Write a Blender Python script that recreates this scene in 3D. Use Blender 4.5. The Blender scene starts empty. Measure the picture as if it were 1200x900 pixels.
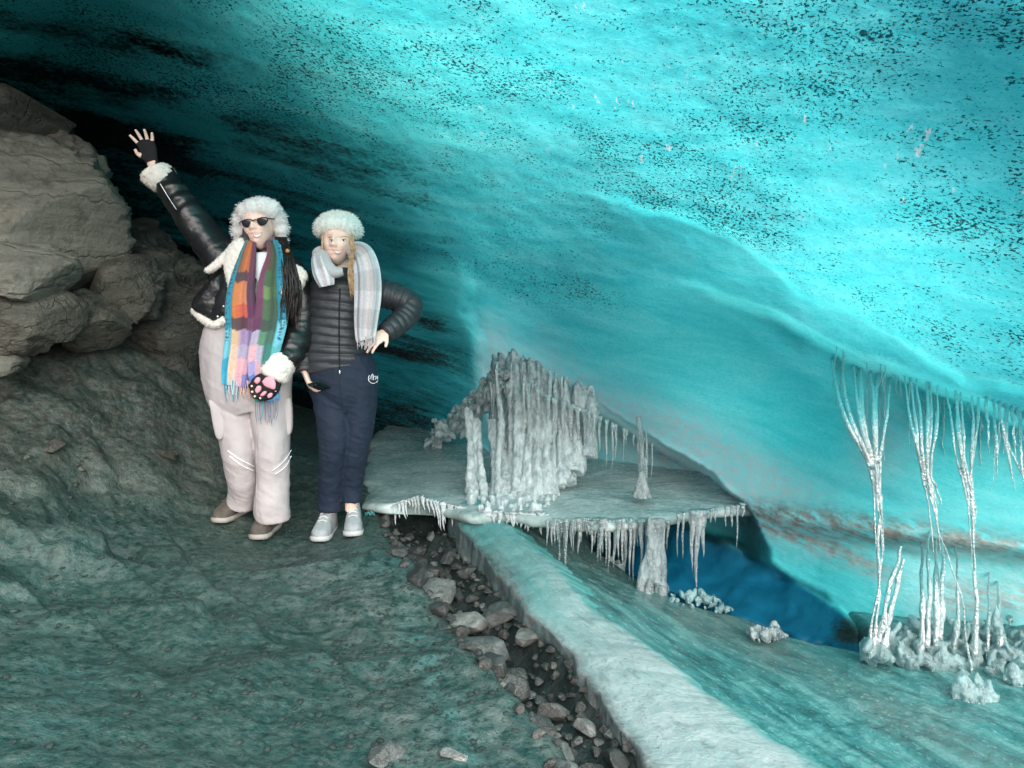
import bpy, bmesh, math, random
import numpy as np
from mathutils import Vector, Matrix

R = math.radians
rng = np.random.default_rng(7)
random.seed(7)
SC = bpy.context.scene
COL = SC.collection

# ------------------------------------------------------------------ camera
PITCH = R(6.0)
CAMZ = 1.19
FPX = 860.0
cam_d = bpy.data.cameras.new('camera')
cam_d.sensor_width = 36.0
cam_d.lens = 36.0 * FPX / 1200.0
cam_d.clip_start = 0.05
cam_d.clip_end = 500
cam = bpy.data.objects.new('camera', cam_d)
cam.location = (0, 0, CAMZ)
cam.rotation_euler = (math.pi / 2 - PITCH, 0, 0)
COL.objects.link(cam)
SC.camera = cam

# ------------------------------------------------------------------ light
SUN_EL, SUN_AZ = 38.0, 158.0        # azimuth clockwise from +Y: behind the camera, a little to the right
world = bpy.data.worlds.new('World')
SC.world = world
world.use_nodes = True
wn = world.node_tree
bg = wn.nodes['Background']
sky = wn.nodes.new('ShaderNodeTexSky')
sky.sky_type = 'NISHITA'
sky.sun_disc = False
sky.sun_elevation = R(SUN_EL)
sky.sun_rotation = R(SUN_AZ)
sky.air_density = 0.6
sky.dust_density = 4.0
sky.ozone_density = 0.6
wn.links.new(sky.outputs[0], bg.inputs[0])
bg.inputs[1].default_value = 0.13

sun_d = bpy.data.lights.new('sun', 'SUN')
sun_d.energy = 5.0
sun_d.angle = R(80)
sun_d.color = (1.0, 0.94, 0.9)
sun = bpy.data.objects.new('sun', sun_d)
dv = Vector((math.sin(R(SUN_AZ)) * math.cos(R(SUN_EL)), math.cos(R(SUN_AZ)) * math.cos(R(SUN_EL)), math.sin(R(SUN_EL))))
sun.rotation_euler = (-dv).to_track_quat('-Z', 'Y').to_euler()
sun.location = dv * 20
COL.objects.link(sun)

vs = SC.view_settings
vs.view_transform = 'Standard'
vs.look = 'None'
vs.exposure = 0.5
vs.gamma = 1.0
vs.use_curve_mapping = False
SC.cycles.max_bounces = 10
SC.cycles.diffuse_bounces = 5
SC.cycles.glossy_bounces = 4
SC.cycles.transmission_bounces = 8
SC.cycles.transparent_max_bounces = 8
SC.cycles.caustics_reflective = False
SC.cycles.caustics_refractive = False
SC.cycles.sample_clamp_indirect = 4.0

# ------------------------------------------------------------------ helpers
CP, SP = math.cos(PITCH), math.sin(PITCH)

def px(x, y, Y):
    """world point seen at photo pixel (x, y), Y metres in front of the camera"""
    x = np.asarray(x, float); y = np.asarray(y, float); Y = np.asarray(Y, float)
    fx = (x - 600) / FPX
    fy = (450 - y) / FPX
    dy = CP + fy * SP
    dz = -SP + fy * CP
    t = Y / dy
    return np.stack(np.broadcast_arrays(fx * t, Y + 0 * t, CAMZ + dz * t), -1)

def pv(x, y, Y):
    return Vector(px(x, y, Y).tolist())

def to_px(P):
    P = np.asarray(P, float)
    z = P[..., 2] - CAMZ
    f = P[..., 1] * CP - z * SP
    u = P[..., 1] * SP + z * CP
    return 600 + FPX * P[..., 0] / f, 450 - FPX * u / f

def _h(ix, iy, iz, seed):
    n = (ix.astype(np.int64) * 73856093) ^ (iy.astype(np.int64) * 19349663) ^ (iz.astype(np.int64) * 83492791) ^ (seed * 2654435761)
    n = n & 0xffffffff
    n = ((n ^ (n >> 15)) * 2246822519) & 0xffffffff
    n = ((n ^ (n >> 13)) * 3266489917) & 0xffffffff
    n = n ^ (n >> 16)
    return n.astype(np.float64) / 4294967295.0

def vnoise(P, seed=0):
    P = np.asarray(P, float)
    i = np.floor(P).astype(np.int64)
    f = P - i
    f = f * f * f * (f * (f * 6 - 15) + 10)
    out = 0
    for a in (0, 1):
        wa = f[..., 0] if a else 1 - f[..., 0]
        for b in (0, 1):
            wb = f[..., 1] if b else 1 - f[..., 1]
            for c in (0, 1):
                wc = f[..., 2] if c else 1 - f[..., 2]
                out = out + wa * wb * wc * _h(i[..., 0] + a, i[..., 1] + b, i[..., 2] + c, seed)
    return out * 2 - 1

def fbm(P, scale=1.0, oct=4, seed=0, gain=0.5, ridged=False):
    P = np.asarray(P, float) * scale
    s, a, t = 0, 1.0, 0
    for o in range(oct):
        v = vnoise(P * (2.03 ** o) + 17.3 * o, seed + o)
        if ridged:
            v = 1 - 2 * np.abs(v)
        s = s + a * v
        t += a
        a *= gain
    return s / t

def cells(P, scale, seed=0, soft=0.12):
    """blocky steps: every Voronoi cell has its own height and tilt, borders are short ramps"""
    P = np.asarray(P, float) * scale
    P = P + 0.25 * np.stack([vnoise(P * 1.7, seed + 51), vnoise(P * 1.7, seed + 52), vnoise(P * 1.7, seed + 53)], -1)
    i = np.floor(P).astype(np.int64)
    num = 0; den = 0
    d0 = np.full(P.shape[:-1], 9.0)
    ds = []
    for a in (-1, 0, 1):
        for b in (-1, 0, 1):
            for c in (-1, 0, 1):
                q = i + np.array([a, b, c])
                o = np.stack([_h(q[..., 0], q[..., 1], q[..., 2], seed + k) for k in (1, 2, 3)], -1)
                r = P - (q + o)
                d = np.sqrt((r ** 2).sum(-1))
                t = np.stack([_h(q[..., 0], q[..., 1], q[..., 2], seed + k) for k in (4, 5, 6)], -1) - 0.5
                ds.append((d, _h(q[..., 0], q[..., 1], q[..., 2], seed + 7) * 2 - 1 + 1.6 * (r * t).sum(-1)))
                d0 = np.minimum(d0, d)
    for d, h in ds:
        w = np.exp(-(d - d0) / soft * 1.5)
        num = num + w * h; den = den + w
    return num / den

def sstep(a, b, x):
    t = np.clip((x - a) / (b - a), 0, 1)
    return t * t * (3 - 2 * t)

def tps(ctrl, vals):
    ctrl = np.asarray(ctrl, float); vals = np.asarray(vals, float)
    m = ctrl.mean(0); s = ctrl.std(0).mean()
    c = (ctrl - m) / s
    n = len(c)
    def U(r2):
        return np.where(r2 > 1e-12, r2 * np.log(r2 + 1e-12), 0)
    K = U(((c[:, None] - c[None]) ** 2).sum(-1)) + 1e-3 * np.eye(n)
    Pm = np.c_[np.ones(n), c]
    A = np.zeros((n + 3, n + 3)); A[:n, :n] = K; A[:n, n:] = Pm; A[n:, :n] = Pm.T
    w = np.linalg.solve(A, np.r_[vals, 0, 0, 0])
    def f(Q):
        Q = (np.asarray(Q, float) - m) / s
        o = w[n] + w[n + 1] * Q[..., 0] + w[n + 2] * Q[..., 1]
        for k in range(n):
            o = o + w[k] * U((Q[..., 0] - c[k, 0]) ** 2 + (Q[..., 1] - c[k, 1]) ** 2)
        return o
    return f

def spline(pts, n):
    """Catmull-Rom through pts, n samples"""
    P = np.asarray(pts, float)
    P = np.vstack([2 * P[0] - P[1], P, 2 * P[-1] - P[-2]])
    m = len(P) - 3
    t = np.linspace(0, m - 1e-9, n)
    i = np.floor(t).astype(int); f = (t - i)[:, None]
    a, b, c, d = P[i], P[i + 1], P[i + 2], P[i + 3]
    return 0.5 * (2 * b + (c - a) * f + (2 * a - 5 * b + 4 * c - d) * f ** 2 + (3 * b - a - 3 * c + d) * f ** 3)

def mesh_arrays(name, V, F, mat=None, parent=None, smooth=True, attrs=None, cols=None):
    """V (n,3); F list of faces or int array (m,k). One mesh object."""
    me = bpy.data.meshes.new(name)
    V = np.asarray(V, np.float32)
    if isinstance(F, np.ndarray):
        m, k = F.shape
        me.vertices.add(len(V)); me.vertices.foreach_set('co', V.ravel())
        me.loops.add(m * k); me.loops.foreach_set('vertex_index', F.astype(np.int32).ravel())
        me.polygons.add(m)
        me.polygons.foreach_set('loop_start', np.arange(0, m * k, k, dtype=np.int32))
        me.update(calc_edges=True)
    else:
        me.from_pydata(V.tolist(), [], F)
    if smooth:
        me.polygons.foreach_set('use_smooth', np.ones(len(me.polygons), dtype=bool))
    for k_, v_ in (attrs or {}).items():
        v_ = np.asarray(v_, np.float32)
        if v_.ndim == 1:
            a = me.attributes.new(k_, 'FLOAT', 'POINT'); a.data.foreach_set('value', v_)
        else:
            a = me.attributes.new(k_, 'FLOAT_VECTOR', 'POINT'); a.data.foreach_set('vector', v_.ravel())
    if cols is not None:
        a = me.color_attributes.new('tint', 'FLOAT_COLOR', 'POINT')
        c4 = np.c_[np.asarray(cols, np.float32), np.ones(len(V), np.float32)]
        a.data.foreach_set('color', c4.astype(np.float32).ravel())
    if mat is not None:
        for m_ in (mat if isinstance(mat, (list, tuple)) else [mat]):
            me.materials.append(m_)
    me.update()
    o = bpy.data.objects.new(name, me)
    COL.objects.link(o)
    if parent is not None:
        o.parent = parent
    return o

def grid_faces(nu, nv, close_v=False, off=0):
    i = np.arange(nu - 1)[:, None]
    j = np.arange(nv if close_v else nv - 1)[None]
    j2 = (j + 1) % nv
    return np.stack([i * nv + j, (i + 1) * nv + j, (i + 1) * nv + j2, i * nv + j2], -1).reshape(-1, 4) + off

def grid_mesh(name, P, mat=None, parent=None, flip=False, **kw):
    nu, nv = P.shape[:2]
    F = grid_faces(nu, nv)
    if flip:
        F = F[:, ::-1].copy()
    for k in ('attrs',):
        if kw.get(k):
            kw[k] = {a: (b.reshape(-1) if b.ndim == 2 else b.reshape(-1, 3)) for a, b in kw[k].items()}
    return mesh_arrays(name, P.reshape(-1, 3), F, mat, parent, **kw)

class Geo:
    """collects pieces into one mesh"""
    def __init__(self):
        self.V = []; self.F = []; self.C = []; self.n = 0
    def add(self, V, F, col=None):
        V = np.asarray(V, float)
        self.V.append(V)
        if isinstance(F, np.ndarray):
            F = F.tolist()
        self.F += [[i + self.n for i in f] for f in F]
        self.n += len(V)
        if col is not None:
            col = np.asarray(col, float)
            self.C.append(np.broadcast_to(col, (len(V), 3)))
    def tube(self, pts, rad, nseg=10, n=None, cap=True, noise=0.0, seed=0, col=None, ell=None):
        """tube along pts with radii; ell: (n,2) scales of the cross-section (side, front)"""
        pts = np.asarray(pts, float); rad = np.asarray(rad, float)
        if rad.ndim == 0:
            rad = np.full(len(pts), float(rad))
        if n:
            q = spline(np.c_[pts, rad], n); pts, rad = q[:, :3], np.maximum(q[:, 3], 1e-4)
        V, F = tube_arrays(pts, rad, nseg, cap, noise, seed)
        self.add(V, F, col)
        return self
    def build(self, name, mat, parent=None, smooth=True):
        V = np.vstack(self.V)
        cols = np.vstack(self.C) if self.C else None
        return mesh_arrays(name, V, self.F, mat, parent, smooth, cols=cols)

def frames(pts, ref=None):
    T = np.gradient(pts, axis=0)
    T /= np.linalg.norm(T, axis=1)[:, None] + 1e-12
    ref = np.array([0.0, 1.0, 0.0]) if ref is None else np.asarray(ref, float)
    if abs(T[0] @ ref) > 0.95:
        ref = np.array([1.0, 0, 0])
    N = np.zeros_like(T); B = np.zeros_like(T)
    p = ref
    for i in range(len(pts)):
        v = p - (p @ T[i]) * T[i]
        v /= np.linalg.norm(v) + 1e-12
        N[i] = v; B[i] = np.cross(T[i], v); p = v
    return T, N, B

def tube_arrays(pts, rad, nseg=10, cap=True, noise=0.0, seed=0):
    T, N, B = frames(pts)
    a = np.linspace(0, 2 * np.pi, nseg, endpoint=False)
    ring = np.cos(a)[None, :, None] * N[:, None] + np.sin(a)[None, :, None] * B[:, None]
    r = rad[:, None].repeat(nseg, 1)
    if noise:
        q = pts[:, None] + ring * rad[:, None, None]
        r = r * (1 + noise * fbm(q, 18, 3, seed))
    V = (pts[:, None] + ring * r[..., None]).reshape(-1, 3)
    F = grid_faces(len(pts), nseg, True).tolist()
    if cap:
        n0 = len(V)
        V = np.vstack([V, pts[0], pts[-1]])
        m = len(pts)
        for j in range(nseg):
            k = (j + 1) % nseg
            F.append([n0, j, k]); F.append([n0 + 1, (m - 1) * nseg + k, (m - 1) * nseg + j])
    return V, F

def thing(name, label, cat, loc=(0, 0, 0), group=None):
    o = bpy.data.objects.new(name, None)
    o.empty_display_size = 0.05
    COL.objects.link(o)
    o.location = loc
    o['label'] = label; o['category'] = cat
    if group:
        o['group'] = group
    return o

def tag(o, label=None, cat=None, group=None, kind=None):
    if label: o['label'] = label
    if cat: o['category'] = cat
    if group: o['group'] = group
    if kind: o['kind'] = kind
    return o

def reparent(o, root):
    """keep geometry in world space while hanging it under root"""
    o.parent = root
    o.matrix_parent_inverse = Matrix.Translation(-Vector(root.location))
    return o

def copy_tree(o, parent=None):
    c = o.copy(); COL.objects.link(c)
    if parent is not None:
        c.parent = parent
    for ch in o.children:
        copy_tree(ch, c)
    return c

def remesh_obj(name, G, voxel, mat, smooth_it=4, fac=0.5, disp=None, keep=None):
    """union all pieces of G into one continuous skin"""
    o = G.build('tmp_' + name, None)
    md = o.modifiers.new('r', 'REMESH'); md.mode = 'VOXEL'; md.voxel_size = voxel; md.use_smooth_shade = True
    if smooth_it:
        ms = o.modifiers.new('s', 'SMOOTH'); ms.iterations = smooth_it; ms.factor = fac
    dg = bpy.context.evaluated_depsgraph_get()
    me = bpy.data.meshes.new_from_object(o.evaluated_get(dg))
    old = o.data
    bpy.data.objects.remove(o); bpy.data.meshes.remove(old)
    me.name = name
    n = len(me.vertices)
    co = np.empty(n * 3, np.float32); me.vertices.foreach_get('co', co); co = co.reshape(-1, 3)
    if disp is not None:
        no = np.empty(n * 3, np.float32); me.vertices.foreach_get('normal', no); no = no.reshape(-1, 3)
        co = disp(co.astype(float), no.astype(float)).astype(np.float32)
        me.vertices.foreach_set('co', co.ravel())
    me.polygons.foreach_set('use_smooth', np.ones(len(me.polygons), dtype=bool))
    me.materials.clear()
    if mat is not None:
        for m_ in (mat if isinstance(mat, (list, tuple)) else [mat]):
            me.materials.append(m_)
    me.update()
    ob = bpy.data.objects.new(name, me); COL.objects.link(ob)
    return ob

# ------------------------------------------------------------------ material helpers
class M:
    def __init__(self, name):
        self.m = bpy.data.materials.new(name); self.m.use_nodes = True
        self.t = self.m.node_tree; self.t.nodes.clear()
        self.out = self.n('OutputMaterial')
    def n(self, typ, **kw):
        nd = self.t.nodes.new('ShaderNode' + typ)
        for k, v in kw.items():
            setattr(nd, k, v)
        return nd
    def l(self, a, b):
        self.t.links.new(a, b)
    def attr(self, name, out='Fac'):
        return self.n('Attribute', attribute_name=name).outputs[out]
    def coord(self, scale=(1, 1, 1), src='Object', rot=(0, 0, 0)):
        c = self.n('TexCoord').outputs[src] if src != 'World' else self.n('NewGeometry').outputs['Position']
        mp = self.n('Mapping'); mp.inputs['Scale'].default_value = scale; mp.inputs['Rotation'].default_value = rot
        self.l(c, mp.inputs[0]); return mp.outputs[0]
    def mapv(self, vec, scale):
        mp = self.n('Mapping'); mp.inputs['Scale'].default_value = scale
        self.l(vec, mp.inputs[0]); return mp.outputs[0]
    def noise(self, vec, scale=5, detail=4, rough=0.55, dist=0.0, out='Fac'):
        nd = self.n('TexNoise'); self.l(vec, nd.inputs['Vector'])
        nd.inputs['Scale'].default_value = scale; nd.inputs['Detail'].default_value = detail
        nd.inputs['Roughness'].default_value = rough; nd.inputs['Distortion'].default_value = dist
        return nd.outputs[out]
    def voro(self, vec, scale=5, feature='F1', out='Distance', rand=1.0):
        nd = self.n('TexVoronoi', feature=feature); self.l(vec, nd.inputs['Vector'])
        nd.inputs['Scale'].default_value = scale; nd.inputs['Randomness'].default_value = rand
        return nd.outputs[out]
    def ramp(self, fac, stops, interp='LINEAR'):
        nd = self.n('ValToRGB'); self.l(fac, nd.inputs[0]); cr = nd.color_ramp; cr.interpolation = interp
        while len(cr.elements) < len(stops): cr.elements.new(0.5)
        for e, (p, c) in zip(cr.elements, stops):
            e.position = p
            e.color = (c, c, c, 1) if isinstance(c, (int, float)) else (*c, 1)
        return nd.outputs[0]
    def math(self, op, a, b=None, clamp=False):
        nd = self.n('Math', operation=op, use_clamp=clamp)
        for i, v in enumerate((a, b)):
            if v is None: continue
            if isinstance(v, (int, float)): nd.inputs[i].default_value = v
            else: self.l(v, nd.inputs[i])
        return nd.outputs[0]
    def mix(self, fac, a, b, mode='MIX'):
        nd = self.n('MixRGB', blend_type=mode)
        for i, v in enumerate((fac, a, b)):
            if isinstance(v, (int, float)): nd.inputs[i].default_value = v if i == 0 else (v, v, v, 1)
            elif isinstance(v, tuple): nd.inputs[i].default_value = (*v, 1)
            else: self.l(v, nd.inputs[i])
        return nd.outputs[0]
    def bump(self, h, strength=0.5, dist=0.01, normal=None):
        nd = self.n('Bump'); nd.inputs['Strength'].default_value = strength; nd.inputs['Distance'].default_value = dist
        self.l(h, nd.inputs['Height'])
        if normal is not None: self.l(normal, nd.inputs['Normal'])
        return nd.outputs[0]
    def pbsdf(self, color=None, rough=0.5, normal=None, **kw):
        nd = self.n('BsdfPrincipled')
        if isinstance(color, tuple): nd.inputs['Base Color'].default_value = (*color, 1)
        elif color is not None: self.l(color, nd.inputs['Base Color'])
        if isinstance(rough, (int, float)): nd.inputs['Roughness'].default_value = rough
        else: self.l(rough, nd.inputs['Roughness'])
        if normal is not None: self.l(normal, nd.inputs['Normal'])
        for k, v in kw.items():
            s = nd.inputs[k.replace('_', ' ')]
            if isinstance(v, (int, float)) or isinstance(v, tuple): s.default_value = v
            else: self.l(v, s)
        return nd.outputs[0]
    def done(self, sh):
        self.l(sh, self.out.inputs['Surface']); return self.m

def simple(name, color, rough=0.6, noise_scale=0, var=0.15, bump=0.0, bscale=60, **kw):
    m = M(name)
    v = m.coord()
    col = color
    if noise_scale:
        n = m.noise(v, noise_scale, 5)
        lo = tuple(c * (1 - var) for c in color); hi = tuple(min(1, c * (1 + var)) for c in color)
        col = m.ramp(n, [(0.3, lo), (0.7, hi)])
    nr = m.bump(m.noise(v, bscale, 5), bump, 0.004) if bump else None
    return m.done(m.pbsdf(col, rough, nr, **kw))
# ------------------------------------------------------------------ setting materials
def mat_ice_roof():
    m = M('glacier_ice')
    S = m.attr('strata', 'Vector')
    sv = m.mapv(S, (1.0, 2.6, 1.0))
    # two sizes of dark grit trapped in the scalloped ice, drawn out along the layers
    w = m.noise(S, 9, 3, 0.6, out='Color')
    warp = m.n('VectorMath', operation='MULTIPLY_ADD'); m.l(w, warp.inputs[0]); warp.inputs[1].default_value = (0.035,) * 3; m.l(m.mapv(S, (1, 2.1, 1)), warp.inputs[2])
    n1 = m.noise(warp.outputs[0], 27, 4, 0.66)
    n2 = m.noise(warp.outputs[0], 72, 3, 0.62)
    n3 = m.noise(sv, 4.2, 4, 0.6)
    fl = m.attr('fleck'); fb = m.attr('fleckbig')
    t = m.math('SUBTRACT', m.math('ADD', n2, m.math('MULTIPLY', n3, 0.26)), m.math('SUBTRACT', 0.862, m.math('MULTIPLY', fl, 0.20)))
    f1 = m.math('MULTIPLY', t, 22, True)
    t2 = m.math('SUBTRACT', m.math('ADD', n1, m.math('MULTIPLY', n3, 0.22)), m.math('SUBTRACT', 0.908, m.math('MULTIPLY', fb, 0.16)))
    f2 = m.math('MULTIPLY', t2, 20, True)
    fleck = m.math('MAXIMUM', m.math('MULTIPLY', f1, m.math('MULTIPLY', fl, 1.6, True)), m.math('MULTIPLY', f2, m.math('MULTIPLY', fb, 1.6, True)))
    # blue ice with paler bubbly streaks
    streak = m.noise(m.mapv(S, (0.7, 5.0, 1.2)), 2.2, 6, 0.6, 0.6)
    cloud = m.noise(m.mapv(S, (1.2, 2.2, 1.2)), 3.2, 5, 0.6)
    base = m.ramp(streak, [(0.28, (0.055, 0.70, 0.75)), (0.52, (0.11, 0.82, 0.85)), (0.76, (0.20, 0.92, 0.94))])
    base = m.mix(m.math('MULTIPLY', m.ramp(cloud, [(0.52, 0.0), (0.78, 1.0)]), 0.45), base, (0.24, 0.88, 0.90))
    fine = m.noise(m.mapv(S, (1, 1.6, 1)), 55, 5, 0.7)
    base = m.mix(m.ramp(fine, [(0.34, 0.30), (0.50, 0.0)]), base, (0.03, 0.50, 0.55))
    base = m.mix(m.ramp(fine, [(0.56, 0.0), (0.72, 0.38)]), base, (0.42, 0.92, 0.93))
    # shade painted into the ice colour, mostly low on the left: dark blue green
    base = m.mix(m.math('MULTIPLY', m.attr('shade_tint'), 0.88), base, m.ramp(streak, [(0.30, (0.004, 0.085, 0.10)), (0.52, (0.009, 0.18, 0.205)), (0.74, (0.022, 0.29, 0.32))]))
    base = m.mix(m.attr('hollow'), base, (0.006, 0.15, 0.27))  # bluer ice, with the recess's shade painted into its colour
    frost = m.attr('frost')
    fn = m.noise(S, 26, 5, 0.65)
    ff = m.math('MULTIPLY', frost, m.ramp(fn, [(0.30, 0.35), (0.62, 1.0)]), True)
    base = m.mix(ff, base, (0.44, 0.60, 0.62))
    silt = m.attr('silt')
    sn = m.noise(m.mapv(S, (1.5, 5, 1.5)), 7, 6, 0.7)
    sf = m.math('MULTIPLY', silt, m.ramp(sn, [(0.36, 0.0), (0.58, 1.0)]), True)
    base = m.mix(sf, base, m.ramp(fn, [(0.3, (0.15, 0.15, 0.14)), (0.7, (0.34, 0.32, 0.30))]))
    dirt_shade = m.attr('dirt_shade')
    dn = m.noise(m.mapv(S, (0.9, 7.0, 1.5)), 3.5, 7, 0.68, 0.3)
    dg = m.noise(m.mapv(S, (1, 2.4, 1)), 34, 4, 0.65)
    dd = m.math('MULTIPLY', m.math('SUBTRACT', m.math('ADD', m.math('ADD', dirt_shade, m.math('MULTIPLY', m.math('SUBTRACT', dn, 0.5), 1.5)), m.math('MULTIPLY', m.math('SUBTRACT', dg, 0.5), 1.3)), 0.34), 1.7, True)
    dd = m.math('MULTIPLY', dd, m.ramp(dirt_shade, [(0.02, 0.0), (0.25, 1.0)]))
    base = m.mix(dd, base, m.ramp(n1, [(0.35, (0.006, 0.012, 0.012)), (0.75, (0.035, 0.05, 0.048))]))
    base = m.mix(m.math('MULTIPLY', fleck, 0.93), base, (0.008, 0.05, 0.07))
    # white glints painted into the colour as small pale spots
    glint = m.math('MULTIPLY', m.math('SUBTRACT', m.noise(m.mapv(S, (2.0, 1.0, 1)), 9, 3, 0.6), 0.665), 16, True)
    base = m.mix(m.math('MULTIPLY', glint, m.math('MULTIPLY', fb, 0.8, True)), base, (0.85, 0.9, 0.92))
    sc = m.voro(m.mapv(S, (1.0, 1.6, 1.0)), 13, 'SMOOTH_F1')
    h = m.math('ADD', m.math('MULTIPLY', sc, 0.6), m.math('MULTIPLY', m.noise(sv, 38, 6, 0.65), 0.6))
    nr = m.bump(h, 0.45, 0.010)
    nr = m.bump(m.math('MULTIPLY', fleck, 1.0), 0.4, -0.006, nr)
    p = m.pbsdf(base, m.ramp(fn, [(0.3, 0.22), (0.7, 0.5)]), nr, IOR=1.31)
    tr = m.n('BsdfTranslucent'); m.l(base, tr.inputs['Color']); m.l(nr, tr.inputs['Normal'])
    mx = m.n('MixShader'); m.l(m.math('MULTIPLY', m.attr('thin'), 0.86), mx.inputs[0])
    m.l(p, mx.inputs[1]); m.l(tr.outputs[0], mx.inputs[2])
    return m.done(mx.outputs[0])

def mat_light_blocker():
    return simple('light_blocker_blue', (0.03, 0.16, 0.20), 0.8, 1.5, 0.3)

def mat_ground():
    m = M('frozen_silt')
    v = m.coord(src='World')
    n1 = m.noise(v, 2.2, 6, 0.6); n2 = m.noise(v, 14, 6, 0.65); n3 = m.noise(v, 70, 4, 0.6)
    c = m.ramp(n1, [(0.32, (0.013, 0.052, 0.047)), (0.55, (0.028, 0.074, 0.066)), (0.75, (0.062, 0.100, 0.090))])
    c = m.mix(m.ramp(n2, [(0.45, 0.0), (0.7, 0.65)]), c, (0.062, 0.088, 0.079))
    c = m.mix(m.ramp(n2, [(0.24, 0.75), (0.42, 0.0)]), c, (0.018, 0.030, 0.027))
    c = m.mix(m.math('MULTIPLY', m.attr('warm'), m.ramp(n2, [(0.3, 0.5), (0.7, 1.0)])), c, m.ramp(n1, [(0.35, (0.030, 0.028, 0.021)), (0.65, (0.075, 0.068, 0.052))]))
    c = m.mix(m.math('MULTIPLY', m.attr('pale'), m.ramp(n2, [(0.40, 0.0), (0.62, 0.9)])), c, (0.13, 0.155, 0.148))
    c = m.mix(m.math('MULTIPLY', m.attr('ice'), m.ramp(n2, [(0.44, 0.0), (0.60, 0.8)])), c, (0.03, 0.17, 0.165))
    c = m.mix(m.ramp(n3, [(0.3, 0.5), (0.5, 0.0)]), c, (0.015, 0.026, 0.023))
    n5 = m.noise(m.mapv(v, (1, 1.3, 1)), 32, 5, 0.7)
    c = m.mix(m.ramp(n5, [(0.50, 0.0), (0.60, 0.6)]), c, (0.080, 0.108, 0.098))
    c = m.mix(m.ramp(n5, [(0.36, 0.75), (0.46, 0.0)]), c, (0.008, 0.016, 0.014))
    wv = m.n('VectorMath', operation='MULTIPLY_ADD'); m.l(m.noise(v, 6, 4, 0.6, out='Color'), wv.inputs[0]); wv.inputs[1].default_value = (0.16,) * 3; m.l(v, wv.inputs[2])
    ckd = m.math('MULTIPLY', m.ramp(m.voro(m.mapv(wv.outputs[0], (1.0, 1.6, 1.0)), 4.5, 'DISTANCE_TO_EDGE'), [(0.0, 1.0), (0.03, 0.0)]), m.ramp(n1, [(0.58, 0.0), (0.70, 0.8)]))
    c = m.mix(m.math('MULTIPLY', ckd, 0.6), c, (0.008, 0.014, 0.012))
    ck = m.voro(v, 30, 'F1'); ck2 = m.voro(v, 90, 'F1')
    c = m.mix(m.attr('darker'), c, (0.012, 0.014, 0.014))
    n4 = m.noise(v, 180, 3, 0.6)
    h = m.math('ADD', m.math('ADD', m.math('ADD', m.math('MULTIPLY', n2, 0.45), m.math('MULTIPLY', n4, 0.40)), m.math('MULTIPLY', ck, -0.5)), m.math('ADD', m.math('MULTIPLY', ck2, 0.18), m.math('MULTIPLY', n3, 0.5)))
    h = m.math('ADD', m.math('SUBTRACT', h, m.math('MULTIPLY', ckd, 0.8)), m.math('MULTIPLY', n5, 0.3))
    nr = m.bump(h, 0.6, 0.014)
    return m.done(m.pbsdf(c, m.ramp(n2, [(0.3, 0.30), (0.65, 0.68)]), nr, Specular_IOR_Level=0.45))

def mat_rock(name, lo, mid, hi, scale=3.0, band=(1, 1, 4), bumpd=0.02, rough=0.75):
    m = M(name)
    v = m.coord(src='World')
    oi = m.n('ObjectInfo').outputs['Random']
    n1 = m.noise(m.mapv(v, band), scale, 8, 0.62, 0.8)
    n2 = m.noise(v, scale * 7, 6, 0.65)
    c = m.ramp(n1, [(0.30, lo), (0.52, mid), (0.74, hi)])
    c = m.mix(m.ramp(n2, [(0.28, 0.7), (0.46, 0.0)]), c, tuple(x * 0.35 for x in lo))
    c = m.mix(m.ramp(n2, [(0.6, 0.0), (0.8, 0.35)]), c, tuple(min(1, x * 1.25) for x in hi))
    k = m.ramp(oi, [(0.0, (0.65, 0.68, 0.68)), (1.0, (1.25, 1.2, 1.15))])
    c = m.mix(1.0, c, k, 'MULTIPLY')
    wv = m.n('VectorMath', operation='MULTIPLY_ADD'); m.l(m.noise(v, scale * 2, 4, 0.6, out='Color'), wv.inputs[0]); wv.inputs[1].default_value = (0.25,) * 3; m.l(v, wv.inputs[2])
    crk = m.voro(m.mapv(wv.outputs[0], (0.6, 0.6, 1.9)), scale * 1.5, 'DISTANCE_TO_EDGE')
    ck = m.ramp(crk, [(0.0, 1.0), (0.035, 0.0)])
    c = m.mix(m.math('MULTIPLY', ck, 0.25), c, tuple(x * 0.25 for x in lo))
    h = m.math('ADD', m.math('SUBTRACT', m.math('MULTIPLY', n2, 0.7), m.math('MULTIPLY', ck, 0.25)), m.math('ADD', n1, m.math('MULTIPLY', m.noise(v, scale * 24, 4, 0.6), 0.25)))
    nr = m.bump(h, 0.9, bumpd)
    return m.done(m.pbsdf(c, rough, nr))

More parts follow.
